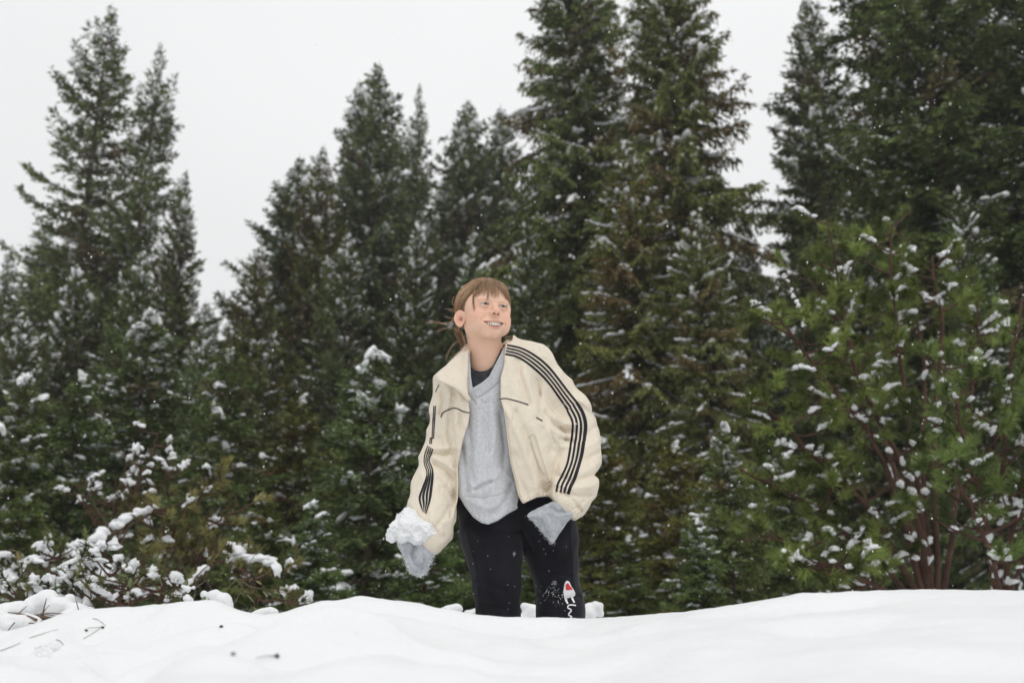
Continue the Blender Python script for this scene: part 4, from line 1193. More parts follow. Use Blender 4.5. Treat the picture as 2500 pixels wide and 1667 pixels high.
def stripes(outer, inner, fr, wd):
    n = 40
    A = smooth_path(np.c_[outer, np.zeros(len(outer))], n)[:, :2]; B = smooth_path(np.c_[inner, np.zeros(len(inner))], n)[:, :2]
    W_ = np.linalg.norm(A - B, axis=1)
    for f, w in zip(fr, wd):
        ribbon('stripe', GJ, DJ, A * (1 - f) + B * f, W_ * w, M_STRIPE, jacket, n=60)
fr = (0.06, 0.36, 0.64, 0.93); wd = (0.17, 0.15, 0.15, 0.18)
stripes(k1([(1206, 716), (1330, 745), (1450, 808), (1560, 898), (1650, 1006), (1740, 1125), (1812, 1212)]), k1([(1188, 806), (1290, 830), (1390, 893), (1490, 978), (1572, 1068), (1655, 1185), (1728, 1290)]), fr, wd)
o2 = np.vstack((k1([(1812, 1212), (1865, 1300), (1893, 1400), (1888, 1490), (1880, 1560)]), kb([(1758, 60), (1742, 160), (1715, 260), (1680, 370), (1650, 430), (1632, 486)])))
i2 = np.vstack((k1([(1722, 1294), (1765, 1390), (1764, 1480), (1755, 1560)]), kb([(1640, 60), (1628, 150), (1608, 250), (1565, 340), (1535, 400), (1522, 466)])))
stripes(o2, i2, fr, (0.22, 0.15, 0.14, 0.14))
o3 = np.vstack((k1([(562, 1250), (556, 1350), (550, 1450), (545, 1530)]), kb([(497, 30), (492, 80)])))
for q in (0.0, 9.0):
    ribbon('stripe', GJ, DJ, o3 + np.array((2.0 + q * .42, 0)), 2.3, M_STRIPE, jacket)
ribbon('stripe', GJ, DJ, k1([(612, 1065), (598, 1095), (585, 1130)]), 2.0, M_STRIPE, jacket)
o4 = kb([(482, 92), (456, 165), (452, 235), (474, 320), (446, 420), (412, 520), (425, 585), (438, 625)])
i4 = kb([(525, 120), (514, 160), (496, 215), (522, 285), (524, 350), (512, 460), (500, 540), (468, 650)])
stripes(o4, i4, (0.05, 0.35, 0.64, 0.94), (0.15, 0.15, 0.15, 0.19))
ribbon('piping', GJ, DJ, k1([(632, 1352), (640, 1322), (680, 1287), (756, 1268), (830, 1300), (878, 1309)]), 2.4, M_STRIPE, jacket, off=0.002)
ribbon('piping', GJ, DJ, k1([(1148, 1190), (1200, 1187), (1300, 1212), (1390, 1242)]), 2.4, M_STRIPE, jacket, off=0.002)
ribbon('piping', GJ, DJ, k1([(1455, 1350), (1510, 1382)]), 2.2, M_STRIPE, jacket, off=0.002)
M_SEAM = mat('cream_zip_tape', (0.60, 0.51, 0.39), rough=0.7)
ribbon('zip', GJ, DJ, np.array([(1235, 1005), (1243, 1074), (1250, 1129), (1263, 1180), (1269, 1210), (1280, 1230)]), 3.0, M_SEAM, jacket, off=0.002)
ribbon('pocket_seam', GJ, DJ, [(1291, 1067), (1304, 1061), (1314, 1090), (1326, 1128), (1340, 1172)], 1.8, M_SEAM, jacket, off=0.0015)
ribbon('pocket_seam', GJ, DJ, [(1292, 1068), (1302, 1098), (1316, 1140), (1330, 1160)], 1.4, M_SEAM, jacket, off=0.0012)
zp = cast(GJ, DJ, [1281], [1232])[0][0] + np.array((0, -0.004, 0))
zc = [zp + np.array((0.004 * math.sin(a) + 0.003, -0.001, -0.008 - 0.006 * math.cos(a))) for a in np.linspace(0, 6.283, 14)]
v, f = tubes([np.array(zc), np.array([zp + np.array((-.002, 0, .012)), zp + np.array((0.001, 0, -0.002))])], [np.full(14, .0012), np.full(2, .002)], 6)
link('zip_pull', mesh_np('zip_pull', v, f, M_ZIP), jacket)
# collar
ci = [(1143, 978, 2.796), (1141, 948, 2.803), (1141, 915, 2.812), (1143, 885, 2.825), (1148, 862, 2.845), (1151, 847, 2.875), (1160, 842, 2.915), (1190, 846, 2.955), (1220, 846, 2.925), (1233, 842, 2.885), (1232, 860, 2.845), (1231, 885, 2.83)]
co = [(1144, 980, 2.792), (1112, 948, 2.776), (1065, 924, 2.796), (1082, 900, 2.816), (1110, 872, 2.846), (1130, 853, 2.888), (1150, 850, 2.950), (1190, 852, 2.995), (1230, 850, 2.955), (1248, 836, 2.905), (1245, 852, 2.852), (1236, 884, 2.828)]
A = smooth_path(np.array([P(*q) for q in ci]), 70); B = smooth_path(np.array([P(*q) for q in co]), 70)
nw = 12; s = np.linspace(0, 1, nw)[None, :, None]
Cc = A[:, None] * (1 - s) + B[:, None] * s
bul = (np.sin(s * math.pi) ** 0.8) * 0.008
nn = nrm(np.cross(np.gradient(Cc, axis=0), np.gradient(Cc, axis=1))); nn = np.where((nn[..., 1:2] > 0), -nn, nn)
wob = (vnoise(np.arange(70)[:, None] * 0.16 + 0 * s[..., 0], s[..., 0] * 2.2, 4) - 0.5) * 0.008
Cc = Cc + nn * (bul + wob[..., None] * np.sin(s * math.pi))
f_ = Cc + nn * 0.0016; b_ = Cc - nn * 0.0016
V = np.concatenate((f_.reshape(-1, 3), b_.reshape(-1, 3))); i, j = np.meshgrid(np.arange(69), np.arange(nw - 1), indexing='ij'); a = (i * nw + j).ravel()
q1 = np.stack((a, a + nw, a + nw + 1, a + 1), -1); o_ = 70 * nw; q2 = q1[:, ::-1] + o_
ring = np.concatenate((np.arange(nw), (np.arange(1, 70)) * nw + nw - 1, 69 * nw + np.arange(nw - 2, -1, -1), np.arange(68, 0, -1) * nw))
rn = np.roll(ring, -1); q3 = np.stack((ring, rn, rn + o_, ring + o_), -1)
link('collar', mesh_np('collar', V, np.concatenate((q1, q2, q3)), M_JACKET), jacket)

# --- mittens
def mitten(poly, Y, th, seed, folds, rnd, label=None):
    pl = smooth_path(np.c_[np.vstack((poly, poly[:1])), np.zeros(len(poly) + 1)], 90)[:-1, :2]
    cs = np.array([P(x, y, Y) for x, y in pl])
    g = Grid(cs.min(0) - 0.05, cs.max(0) + 0.05, 0.0022)
    pd = poly2(g.PX, g.PY, pl) * mpp
    yy = np.abs(g.Y - (Y + (vnoise(g.X * 18, g.Z * 18, seed) - .5) * .01)) - th * (0.35 + 0.65 * np.clip(-pd / 0.025, 0, 1) ** 0.6)
    d = smax(pd, yy, rnd)
    d = wrinkle(g, d, seed, [(22, 14, 0.002, 0.4), (60, 60, 0.0008, 0.0)])
    d = creases(g, d, folds, ymax=Y + 0.005)
    V, F = nets(g, d)
    return g, d, pp('mitten', mesh_np('mitten', V, F, M_MITT))
GM2, DM2, mitR = mitten([(1352, 1222), (1320, 1238), (1289, 1257), (1303, 1272), (1318, 1290), (1336, 1312), (1350, 1325), (1362, 1306), (1378, 1282), (1399, 1258), (1400, 1236), (1380, 1220)], 2.815, 0.026, 31,
       [([(1345, 1240), (1362, 1250), (1382, 1246), (1396, 1240)], 5, -9), ([(1330, 1238), (1350, 1228), (1385, 1232)], 7, 5), ([(1340, 1250), (1362, 1260), (1390, 1254)], 6, 5), ([(1320, 1262), (1350, 1285)], 12, 3)], 0.012)
GM1, DM1, mitL = mitten([(966, 1305), (1068, 1305), (1066, 1328), (1060, 1348), (1050, 1372), (1040, 1394), (1030, 1405), (1014, 1402), (1000, 1394), (992, 1374), (984, 1352), (972, 1330)], 2.79, 0.024, 37,
       [([(1012, 1330), (1006, 1352), (1012, 1375), (1030, 1388)], 4, -8), ([(1000, 1330), (996, 1352)], 6, 5), ([(1026, 1345), (1030, 1372)], 9, 5), ([(1030, 1385), (1028, 1402)], 2.5, -4)], 0.012)
# clinging snow along the mitten edges
def cling(name, g, d, line, n, seed, sz, parent):
    rng = np.random.default_rng(seed)
    c = smooth_path(np.c_[np.array(line, float), np.zeros(len(line))], 60)[:, :2]
    q = c[rng.integers(0, 60, n)] + rng.normal(0, 3.0, (n, 2))
    W_, _ = cast(g, d, q[:, 0], q[:, 1])
    s = rng.uniform(0.35, 1.0, (n, 1)) * sz
    v, f = lumps(W_, nrm(rng.normal(0, 1, (n, 3))), np.repeat(s, 3, 1), rng, (ICO_V, ICO_F), 0.25, 1.0)
    o = link(name, mesh_np(name, v, f, M_SNOWCLUMP), parent, kind='stuff')
cling('clinging_snow', GM1, DM1, [(972, 1325), (984, 1352), (992, 1376), (1000, 1394), (1016, 1403), (1030, 1405), (1042, 1392), (1052, 1370), (1062, 1345)], 700, 3, 0.0013, mitL)
cling('clinging_snow', GM2, DM2, [(1290, 1258), (1303, 1272), (1320, 1292), (1336, 1312), (1350, 1325)], 320, 4, 0.0011, mitR)
# dusting of snow on the trouser leg
rng = np.random.default_rng(8)
q = np.vstack((np.c_[rng.normal(1352, 14, 60), rng.normal(1450, 12, 60)], np.c_[rng.uniform(1150, 1395, 26), rng.uniform(1290, 1490, 26)]))
W_, hit = cast(GP, DP, q[:, 0], q[:, 1]); W_ = W_[hit]
v, f = lumps(W_, nrm(rng.normal(0, 1, (len(W_), 3))), np.repeat(rng.uniform(.0006, .0016, (len(W_), 1)), 3, 1), rng, (ICO_V, ICO_F), 0.2, 1.0)
link('clinging_snow', mesh_np('clinging_snow', v, f, M_SNOWCLUMP), trousers, kind='stuff')
# ------------------------------------------------------------------ head, face, hair
YAW, NOD, ROLL = math.radians(25), math.radians(0.0), math.radians(0.0)
hf = np.array((math.sin(YAW) * math.cos(NOD), -math.cos(YAW) * math.cos(NOD), math.sin(NOD)))
hr = np.array((math.cos(YAW), math.sin(YAW), 0.0))
hu = np.cross(hr, hf) * -1
hu = hu if hu[2] > 0 else -hu
hr, hu = hr * math.cos(ROLL) - hu * math.sin(ROLL), hu * math.cos(ROLL) + hr * math.sin(ROLL)
HS = 0.001 * 1.0
HO = P(1208, 744.5, 2.765) - hf * 84 * HS
HM = np.stack((hr, hf, hu), 0)             # rows: local axes in world
def toW(p):
    return HO + (np.asarray(p, float) * HS) @ HM
def toL(x, y, z):
    dx, dy, dz = x - HO[0], y - HO[1], z - HO[2]
    return [(dx * HM[k, 0] + dy * HM[k, 1] + dz * HM[k, 2]) / HS for k in range(3)]

def lcap(x, y, z, A, B, ra, rb):
    A = np.array(A, float); B = np.array(B, float); e = B - A
    X, Y_, Z_ = x - A[0], y - A[1], z - A[2]
    t = np.clip((X * e[0] + Y_ * e[1] + Z_ * e[2]) / (e @ e), 0, 1)
    return np.sqrt((X - t * e[0]) ** 2 + (Y_ - t * e[1]) ** 2 + (Z_ - t * e[2]) ** 2) - (ra + (rb - ra) * t)
def lline(x, y, z, pts):
    d = None
    for a, b in zip(pts[:-1], pts[1:]):
        c = lcap(x, y, z, a, b, 0, 0); d = c if d is None else np.minimum(d, c)
    return d
EX, EY, EZ = 28.5, 68.5, 0.0
def mouth_up(x): return -52.0 + 1.0 * (x / 34.0) ** 2 + 0.05 * x
def mouth_lo(x): return -67.0 + 0.05 * x + 16.5 * (x / 34.0) ** 2
def lip_y(x): return 87.5 - 14.0 * (x / 34.0) ** 2

lo = HO - np.array((0.14, 0.15, 0.28)); hi = HO + np.array((0.13, 0.13, 0.14))
g = Grid(lo, hi, 0.0016)
x, y, z = [a.astype(np.float32) for a in toL(g.X, g.Y, g.Z)]
ax = np.abs(x)
d = ell(x, y, z, (0, -6, 27), (72, 91, 66))
d = smin(d, ell(x, y, z, (0, 20, -30), (62, 61, 60)), 22)
d = smin(d, lcap(ax, y, z, (42, 8, -48), (8, 58, -78), 17, 17), 16)
d = smin(d, ell(x, y, z, (0, 66, -78), (19, 15, 14)), 12)
d = smin(d, ell(ax, y, z, (38, 55, -30), (25, 20, 23)), 14)
d = smin(d, ell(x, y, z, (0, 65, -57), (38, 22, 22)), 14)
d = smin(d, ell(x, y, z, (0, 70, 16), (50, 14, 12)), 18)
d = smin(d, ell(ax, y, z, (52, 38, 2), (17, 26, 28)), 12)
d = smin(d, ell(np.where(x > 0, x, -x + 6), y, z, (46, 46, -50), (18, 24, 25)), 14)
# sockets, nose
d = smax(d, -ell(ax, y, z, (28, 94, 1), (17, 15, 8.5)), 10)
ns = smin(lcap(x, y, z, (0, 76, 4), (0, 93, -20), 7, 8.5), ell(x, y, z, (0, 95, -23), (9.5, 9.5, 8.5)), 7)
ns = smin(ns, ell(ax, y, z, (12.0, 86, -27), (7.2, 8.5, 6.8)), 6)
d = smin(d, ns, 7)
d = smax(d, -ell(ax, y, z, (7.0, 94, -32), (3.8, 5.0, 3.2)), 2.0)
# lids and eye openings
xe = x - np.sign(x) * EX
d = smin(d, np.sqrt(xe ** 2 + (y - EY) ** 2 + (z - EZ) ** 2) - 14.9, 4)
au = np.where(xe * np.sign(x) > 0, 15.0, 13.0)
up = 3.1 * (1 - (xe / au) ** 2) + 0.8; lw = -3.0 * (1 - (xe / au) ** 2) + 0.6
eo = np.maximum(np.maximum(z - up, lw - z), 66 - y)
d = np.where((np.abs(xe) < 16) & (y > 60), smax(d, -eo, 1.2), d)
# lid crease, lower lid pouch, smile folds
m = np.abs(d) < 14
X, Y_, Z_, AX = x[m], y[m], z[m], ax[m]; v = d[m]
def ridge(pts, w, amp):
    global v
    v = v - amp * np.exp(-(lline(AX, Y_, Z_, pts) / w) ** 2)
ridge([(14, 80, 6), (22, 84, 9), (34, 82, 9), (43, 74, 5)], 2.2, -1.3)
ridge([(15, 82, -8), (25, 82, -11), (38, 78, -9)], 2.5, -1.2)
ridge([(17, 82, -7), (27, 82, -7.5), (38, 76, -5)], 2.5, 0.9)
ridge([(16, 86, -29), (27, 80, -37), (36, 72, -46), (40, 66, -58)], 4.5, -2.2)
ridge([(34, 70, -26), (38, 70, -36)], 10, 2.4)
ridge([(0, 92, -38), (0, 90, -46)], 3.0, -1.0)
ridge([(0, 84, -71), (12, 80, -70)], 4.0, -2.0)
ridge([(37, 70, -50), (39, 68, -54)], 4.5, -2.2)
d[m] = v
# lips and mouth
lu = None
xs = np.linspace(-34, 34, 11)
for a, b in zip(xs[:-1], xs[1:]):
    ra, rb = 1.6 + 2.2 * (1 - (a / 34) ** 2), 1.6 + 2.2 * (1 - (b / 34) ** 2)
    c1 = lcap(x, y, z, (a, lip_y(a) - 2, mouth_up(a) + 2.2), (b, lip_y(b) - 2, mouth_up(b) + 2.2), ra * .78, rb * .78)
    c2 = lcap(x, y, z, (a, lip_y(a) - 3, mouth_lo(a) - 3.4), (b, lip_y(b) - 3, mouth_lo(b) - 3.4), ra * 1.08, rb * 1.08)
    c = np.minimum(c1, c2); lu = c if lu is None else np.minimum(lu, c)
d = smin(d, lu, 4)
mo = np.maximum(np.maximum(z - mouth_up(x), mouth_lo(x) - z), 62 - y)
d = np.where((ax < 35) & (y > 50), smax(d, -mo, 1.0), d)
# ears
def ear(side):
    fl = math.radians(40 if side < 0 else 12); c, s = math.cos(fl), math.sin(fl)
    ux = x * side - 66; uy = y - (12 if side < 0 else -14); uz = z + 28.5
    tz = math.radians(-8)
    uy, uz = uy * math.cos(tz) - uz * math.sin(tz), uy * math.sin(tz) + uz * math.cos(tz)
    a = ux * c + uy * s          # ear-plane normal
    b = -ux * s + uy * c         # forward within the ear plane (negative = rim)
    b = b + 13
    w = np.where(uz > 0, 19.0, 19.0 - np.clip(-uz, 0, 30) * 0.22)
    e = (np.sqrt((b / w) ** 2 + (uz / 27.0) ** 2) - 1) * w
    body = smax(e, np.abs(a - 3) - 3.2, 3.5)
    rim = np.sqrt((e + 2.6) ** 2 + (a - 5.5) ** 2) - 2.9
    rim = np.where((b > 8) & (uz < 8), 9.0, rim)
    o = smin(body, rim, 2.5)
    an = np.sqrt(((np.sqrt(((b - 1) / 9.5) ** 2 + ((uz - 2) / 15) ** 2) - 1) * 9.5) ** 2 + (a - 5.0) ** 2) - 2.2
    an = np.where(b > 3, 9.0, an)
    o = smin(o, an, 2.5)
    con = np.sqrt((b - 3) ** 2 + ((uz + 4) * 0.8) ** 2 + (a - 9) ** 2) - 7.6
    return smax(o, -np.maximum(con, -(a - 1.0)), 2.5)
# neck and shoulders, continuous with the head
nk = cap(g, toW((0, -12, -40)), P(1190, 880, 2.895), 0.050, 0.0505)
nk = smin(nk, cap(g, P(1190, 880, 2.895), P(1190, 960, 2.915), 0.0505, 0.066), 0.03)
d = smin(d, nk / HS, 20)
for s_ in (-1, 1):
    d = np.where(x * s_ > 45, smin(d, ear(s_), 4), d)
d = d * HS
V, F = nets(g, d, 1)
lx, ly, lz = toL(V[:, 0], V[:, 1], V[:, 2]); al = np.abs(lx)
base = np.array((0.79, 0.515, 0.375))
C = np.repeat(base[None], len(V), 0)
def blend(w, c):
    global C
    w = np.clip(w, 0, 1)[:, None]; C = C * (1 - w) + np.array(c)[None] * w
gs = lambda q, s: np.exp(-(q / s) ** 2)
blend(0.75 * gs(np.sqrt((al - 42) ** 2 + (ly - 58) ** 2 + (lz + 30) ** 2), 22), (0.78, 0.35, 0.26))
blend(0.45 * gs(np.sqrt(lx ** 2 + (ly - 100) ** 2 + (lz + 24) ** 2), 13), (0.78, 0.35, 0.26))
blend(0.38 * np.clip((al - 70) / 10, 0, 1) * (lz > -60), (0.78, 0.35, 0.26))
blend(0.25 * gs(np.sqrt(lx ** 2 + (ly - 74) ** 2 + (lz + 82) ** 2), 16), (0.79, 0.44, 0.32))
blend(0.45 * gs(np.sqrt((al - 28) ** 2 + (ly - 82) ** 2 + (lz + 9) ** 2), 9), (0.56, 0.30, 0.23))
blend(0.35 * gs(np.sqrt((al - 28) ** 2 + (lz - 8) ** 2), 7) * (ly > 60), (0.58, 0.33, 0.25))  # brow shadow on the upper lids, painted into the skin colour
blend(0.85 * gs(np.sqrt((lx + 72) ** 2 + (ly - 5) ** 2 + (lz + 31) ** 2), 11), (0.40, 0.15, 0.10))  # shadow inside the ear hollow, painted into the skin colour
lipu = (lz > mouth_up(lx) - 2) & (lz < mouth_up(lx) + 1.0 + 4.2 * (1 - (al / 33) ** 2) - 1.2 * gs(lx, 4)) & (ly > 60) & (al < 33)
lipl = (lz < mouth_lo(lx) + 2) & (lz > mouth_lo(lx) - 1.0 - 6.4 * (1 - (al / 31) ** 2)) & (ly > 60) & (al < 32)
blend(0.45 * lipu, (0.56, 0.22, 0.18)); blend(0.75 * lipl, (0.58, 0.21, 0.18))
mouth_in = (lz < mouth_up(lx) + .5) & (lz > mouth_lo(lx) - .5) & (ly < lip_y(lx) - 5) & (ly > 40) & (al < 33)
blend(1.0 * mouth_in, (0.12, 0.025, 0.022))
nost = np.sqrt((al - 6.0) ** 2 + (ly - 93) ** 2 * .5 + (lz + 31) ** 2) < 4.2
blend(0.85 * nost, (0.13, 0.04, 0.03))  # shade of the nostril hollows painted as dark skin
lid = (np.abs(lx - np.sign(lx) * EX) < 13.5) & (ly > 72) & (lz > 2.2) & (lz < 5.8)
eup = 3.1 * (1 - ((al - EX) / 13.2) ** 2) + 0.8
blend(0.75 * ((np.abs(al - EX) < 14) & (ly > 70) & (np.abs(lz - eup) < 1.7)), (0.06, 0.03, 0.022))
elw = -3.0 * (1 - ((al - EX) / 13.2) ** 2) + 0.6
blend(0.6 * ((np.abs(al - EX) < 13) & (ly > 70) & (np.abs(lz - elw) < 0.9)), (0.36, 0.16, 0.12))
body = pp('body', mesh_np('body', V, F, M_SKIN, color=C))

# eyes
gz = nrm(np.array((0.05, 0.99, 0.05)))
def uvsphere(nu, nv):
    th = np.linspace(0, math.pi, nv); ph = np.linspace(0, 2 * math.pi, nu, endpoint=False)
    A, B = np.meshgrid(th, ph, indexing='ij')
    V = np.stack((np.sin(A) * np.cos(B), np.sin(A) * np.sin(B), np.cos(A)), -1).reshape(-1, 3)
    i, j = np.meshgrid(np.arange(nv - 1), np.arange(nu), indexing='ij'); a = i * nu + j; b = i * nu + (j + 1) % nu
    return V, np.stack((a, a + nu, b + nu, b), -1).reshape(-1, 4)
for s_ in (-1, 1):
    S, Fq = uvsphere(72, 56)
    zz = gz; xx = nrm(np.cross((0, 0, 1.0), zz)); yy = np.cross(zz, xx)
    L = S[:, :1] * xx + S[:, 1:2] * yy + S[:, 2:3] * zz          # pole on the gaze axis
    ang = np.arccos(np.clip(S[:, 2], -1, 1))
    c = np.repeat(np.array((0.50, 0.485, 0.475))[None], len(S), 0)
    ray = vnoise(np.arctan2(S[:, 1], S[:, 0]) * 9 + 40, ang * 5, 3)
    ir = np.array((0.085, 0.11, 0.13))[None] * (0.7 + 0.7 * ray[:, None])
    c = np.where((ang < 0.50)[:, None], ir, c); c = np.where(((ang > 0.42) & (ang < 0.51))[:, None], np.array((0.04, 0.05, 0.06))[None], c)
    c = np.where((ang < 0.19)[:, None], 0.004, c)
    r = 13.2 * (1 + 0.035 * np.exp(-(ang / 0.35) ** 4))
    Wp = toW(np.array((s_ * EX, EY, EZ)) + L * r[:, None])
    pp('eye', mesh_np('eye', Wp, Fq, M_EYE, color=c))
# teeth
bm_v = []; bm_f = []
tx = -21.5
teeth = []
for w in (5.4, 5.6, 5.8, 6.2, 8.0, 8.0, 6.2, 5.8, 5.6, 5.4):
    teeth.append((tx + w / 2, w)); tx += w - 0.0
tx0 = sum(w for _, w in teeth) / 2
tx = -tx0
for k, (c0, w) in enumerate(teeth):
    cx = tx + w / 2; tx += w
    S, Fq = ICO2
    hgt = 13.5 if k in (4, 5) else 12.2
    n_ = np.sign(S) * np.abs(S) ** 0.55
    yy = 81.5 - 14 * (cx / 28) ** 2
    rot = math.atan(-28 * cx / 28 ** 2)
    lp = np.stack((n_[:, 0] * (w / 2 - 0.12), n_[:, 1] * 2.6, n_[:, 2] * hgt / 2), -1)
    lp = np.stack((lp[:, 0] * math.cos(rot) - lp[:, 1] * math.sin(rot), lp[:, 0] * math.sin(rot) + lp[:, 1] * math.cos(rot), lp[:, 2]), -1)
    lp = lp + np.array((cx, yy, mouth_up(cx) + 1.0 - hgt / 2 + 0.6))
    o = pp('tooth', mesh_np('tooth', toW(lp), Fq, M_TOOTH))

# hair: a close cap, then locks and loose strands over it
rng = np.random.default_rng(77)
HC = np.array((0.0, -7.0, 26.0)); HRad = np.array((78.0, 97.0, 77.0))
g = Grid(HO - np.array((0.13, 0.13, 0.12)), HO + np.array((0.13, 0.13, 0.14)), 0.0026)
x, y, z = toL(g.X, g.Y, g.Z); ax = np.abs(x)
hd = ell(x, y, z, HC, HRad * np.array((0.975, 0.98, 0.975)))
yh = np.interp(z, [-80, -40, -20, -4, 20, 40, 60, 74], [-60, -38, -26, 8, 34, 50, 66, 130])
hd = smax(hd, (y - yh), 5)
hd = smax(hd, -(z + 62), 6)
hd = hd - 0.8 * (vnoise3(x * .35, y * .10, z * .10, 5) - .5)
V, F = nets(g, hd * HS)
hcol = np.array((0.43, 0.272, 0.160))
cc = hcol[None] * 0.55 * (0.75 + 0.5 * vnoise3(V[:, 0] * 420, V[:, 1] * 90, V[:, 2] * 90, 2))[:, None]
hair = pp('hair', mesh_np('hair', V, F, M_HAIR, color=cc))
curves, rads, cols = [], [], []
def shell_pt(u, off):
    u = nrm(u); return HC + HRad * u * (1 + off / 85.0)
def path(ctrl, n, off0, off1, jit=0.0):
    """Bezier-like path through unit directions on the cap, lifted by off"""
    c = smooth_path(np.array([(np.array(q) - HC) / HRad for q in ctrl]), n)
    return np.array([shell_pt(q, off0 + (off1 - off0) * k / (n - 1)) for k, q in enumerate(c)])
def lock(center, n, spread, r, tip=0.25, wave=0.0, shade=1.0):
    """n strands round a centre path (k,3) in head space"""
    k = len(center); s = np.linspace(0, 1, k)[:, None]
    for _ in range(n):
        o = rng.normal(0, 1, 3) * spread; o2 = rng.normal(0, 1, 3) * spread * tip
        c = center + o * (1 - s) + o2 * s + np.sin(s * rng.uniform(2, 6) + rng.uniform(0, 6)) * rng.normal(0, wave, 3)
        cut = k if rng.random() < 0.7 else max(4, int(k * rng.uniform(0.75, 1.0)))
        c = c[:cut]
        curves.append(toW(c)); rads.append(np.linspace(r, r * 0.35, len(c)) * 0.001 * rng.uniform(0.7, 1.2))
        cols.append(hcol * shade * rng.choice((0.45, 0.8, 1.1, 1.7)) * rng.uniform(0.8, 1.2))
# swept back from the parting to the nape, both sides
for side in (-1, 1):
    for k in range(300):
        f = rng.random()
        y0 = 62 - 110 * f + rng.normal(0, 3)
        root = (side * rng.uniform(0, 10 + 30 * (1 - f)), y0, 98 - 0.006 * (y0 - 0) ** 2)
        mid = (side * 76, -8 - 50 * f + rng.normal(0, 7), 34 + rng.normal(0, 14) + 12 * f)
        end = (side * (34 + rng.normal(0, 7)), -74 + rng.normal(0, 6), -46 + rng.normal(0, 8))
        lock(path((root, mid, end), 14, 1.2, 2.2 + rng.uniform(0, 1.5)), 7, 1.6, 0.5, 0.8, 0.2)
# hair drawn back over the temples
for side in (-1, 1):
    for k in range(150):
        f = rng.random()
        root = (side * rng.uniform(14, 52), 50 + rng.normal(0, 6), 84 - 14 * f)
        mid = (side * 72, 42 - 58 * f + rng.normal(0, 5), 44 - 34 * f + rng.normal(0, 5))
        end = (side * (52 - 8 * f), -56 + rng.normal(0, 6), -26 + rng.normal(0, 8))
        lock(path((root, mid, end), 14, 1.6, 2.2), 6, 1.5, 0.5, 0.7, 0.2)
# fringe: separate tapering clumps, thin in the middle of the right half, swept left over the temple
tips = [(68, 30, 2, 4), (67, 38, -6, 4), (-62, 48, 16, 4), (-57, 58, 24, 5), (-50, 68, 30, 5), (-44, 76, 36, 5), (-37, 82, 34, 4), (-30, 87, 10, 1), (-23, 90, 17, 4), (-15, 92, 22, 5), (-8, 92, 20, 4), (0, 92, 27, 4), (7, 92, 24, 3), (14, 90, 40, 3), (24, 88, 46, 3),
        (33, 85, 42, 3), (42, 80, 22, 3), (48, 74, 4, 3), (55, 68, 16, 3), (61, 57, 8, 3), (65, 46, 0, 3)]
for tp_ in tips:
    for _ in range(tp_[3]):
        x1 = tp_[0] + rng.normal(0, 2.6); x0 = x1 * 0.40 + rng.normal(0, 5)
        end = np.array((x1, tp_[1], tp_[2] + rng.normal(0, 7)))
        root = shell_pt((np.array((x0, 6 + rng.normal(0, 9), 95)) - HC) / HRad, 1.5)
        c1 = shell_pt((np.array((x0 * .75 + x1 * .25, 52, 84)) - HC) / HRad, 2.5)
        c2 = shell_pt((np.array((x0 * .4 + x1 * .6, 78, 62)) - HC) / HRad, 3.5)
        if end[2] < 36:
            c3 = c2 * 0.42 + end * 0.58 + np.array((0, 3.0, 0))
            c = smooth_path(np.array([root, c1, c2, c3, end]), 18)
        else:
            c = smooth_path(np.array([root, c1, c2, end + np.array((0, 1.5, 0))]), 16)
        lock(c, 8, 3.4, 0.34, 0.22, 0.5)
# side wisps in front of the ear, tail at the nape
for _ in range(12):
    lock(smooth_path(np.array([(-36 + rng.normal(0, 3), 64, 76), (-57, 65, 46), (-61 + rng.normal(0, 1.5), 66, 10), (-58 + rng.normal(0, 2), 67, -16 + rng.normal(0, 10))]), 12), 3, 1.6, 0.5, 0.4)
for _ in range(16):
    lock(smooth_path(np.array([(-58, -46, -4), (-62, -52 + rng.normal(0, 4), -40), (-52 + rng.normal(0, 4), -48, -76 + rng.normal(0, 6)), (-44 + rng.normal(0, 6), -44, -104 + rng.normal(0, 10))]), 12), 6, 2.8, 0.65, 0.8, 0.8, 0.85)
for _ in range(8):
    lock(smooth_path(np.array([(62, -56, -20), (66, -60, -60), (70 + rng.normal(0, 4), -56, -88), (76 + rng.normal(0, 4), -52, -94), (84, -50, -86 + rng.normal(0, 4))]), 12), 4, 2.2, 0.5, 0.8, 0.8)
v, f = tubes(curves, rads, 3)
nseg = np.array([len(c) for c in curves]) * 3
hc = np.repeat(np.array(cols), nseg, 0)
o = pp('hair_strands', mesh_np('hair_strands', v, f, M_HAIR, color=hc)); o.parent = hair; o.matrix_parent_inverse = Matrix.Identity(4)
o['kind'] = 'stuff'
# loose flying strands
k3 = lambda pts: [(1040 + u * .15941, 650 + w * .15941) for u, w in pts]
fly = [([(520, 660), (460, 655), (380, 662), (280, 650)], 2.86), ([(500, 690), (440, 690), (350, 670)], 2.86), ([(430, 790), (380, 850), (310, 880), (230, 870), (175, 820)], 2.86),
       ([(430, 830), (350, 875), (200, 880), (90, 845), (0, 872)], 2.87), ([(440, 780), (370, 790), (290, 760)], 2.86), ([(460, 960), (380, 950), (260, 955), (170, 1010)], 2.88),
       ([(500, 900), (470, 1000), (520, 1120), (590, 1180)], 2.88), ([(540, 1000), (590, 1130), (570, 1240), (480, 1340), (360, 1450)], 2.84), ([(560, 1050), (600, 1180), (540, 1290), (420, 1380)], 2.84),
       ([(500, 1130), (400, 1220), (330, 1340), (300, 1430)], 2.87), ([(470, 930), (440, 1010), (490, 1130)], 2.88), ([(1210, 1060), (1260, 1080), (1310, 1070), (1330, 1110), (1290, 1130), (1200, 1120)], 2.93),
       ([(1200, 1100), (1270, 1130), (1330, 1110)], 2.93), ([(420, 600), (400, 540), (440, 450)], 2.85)]
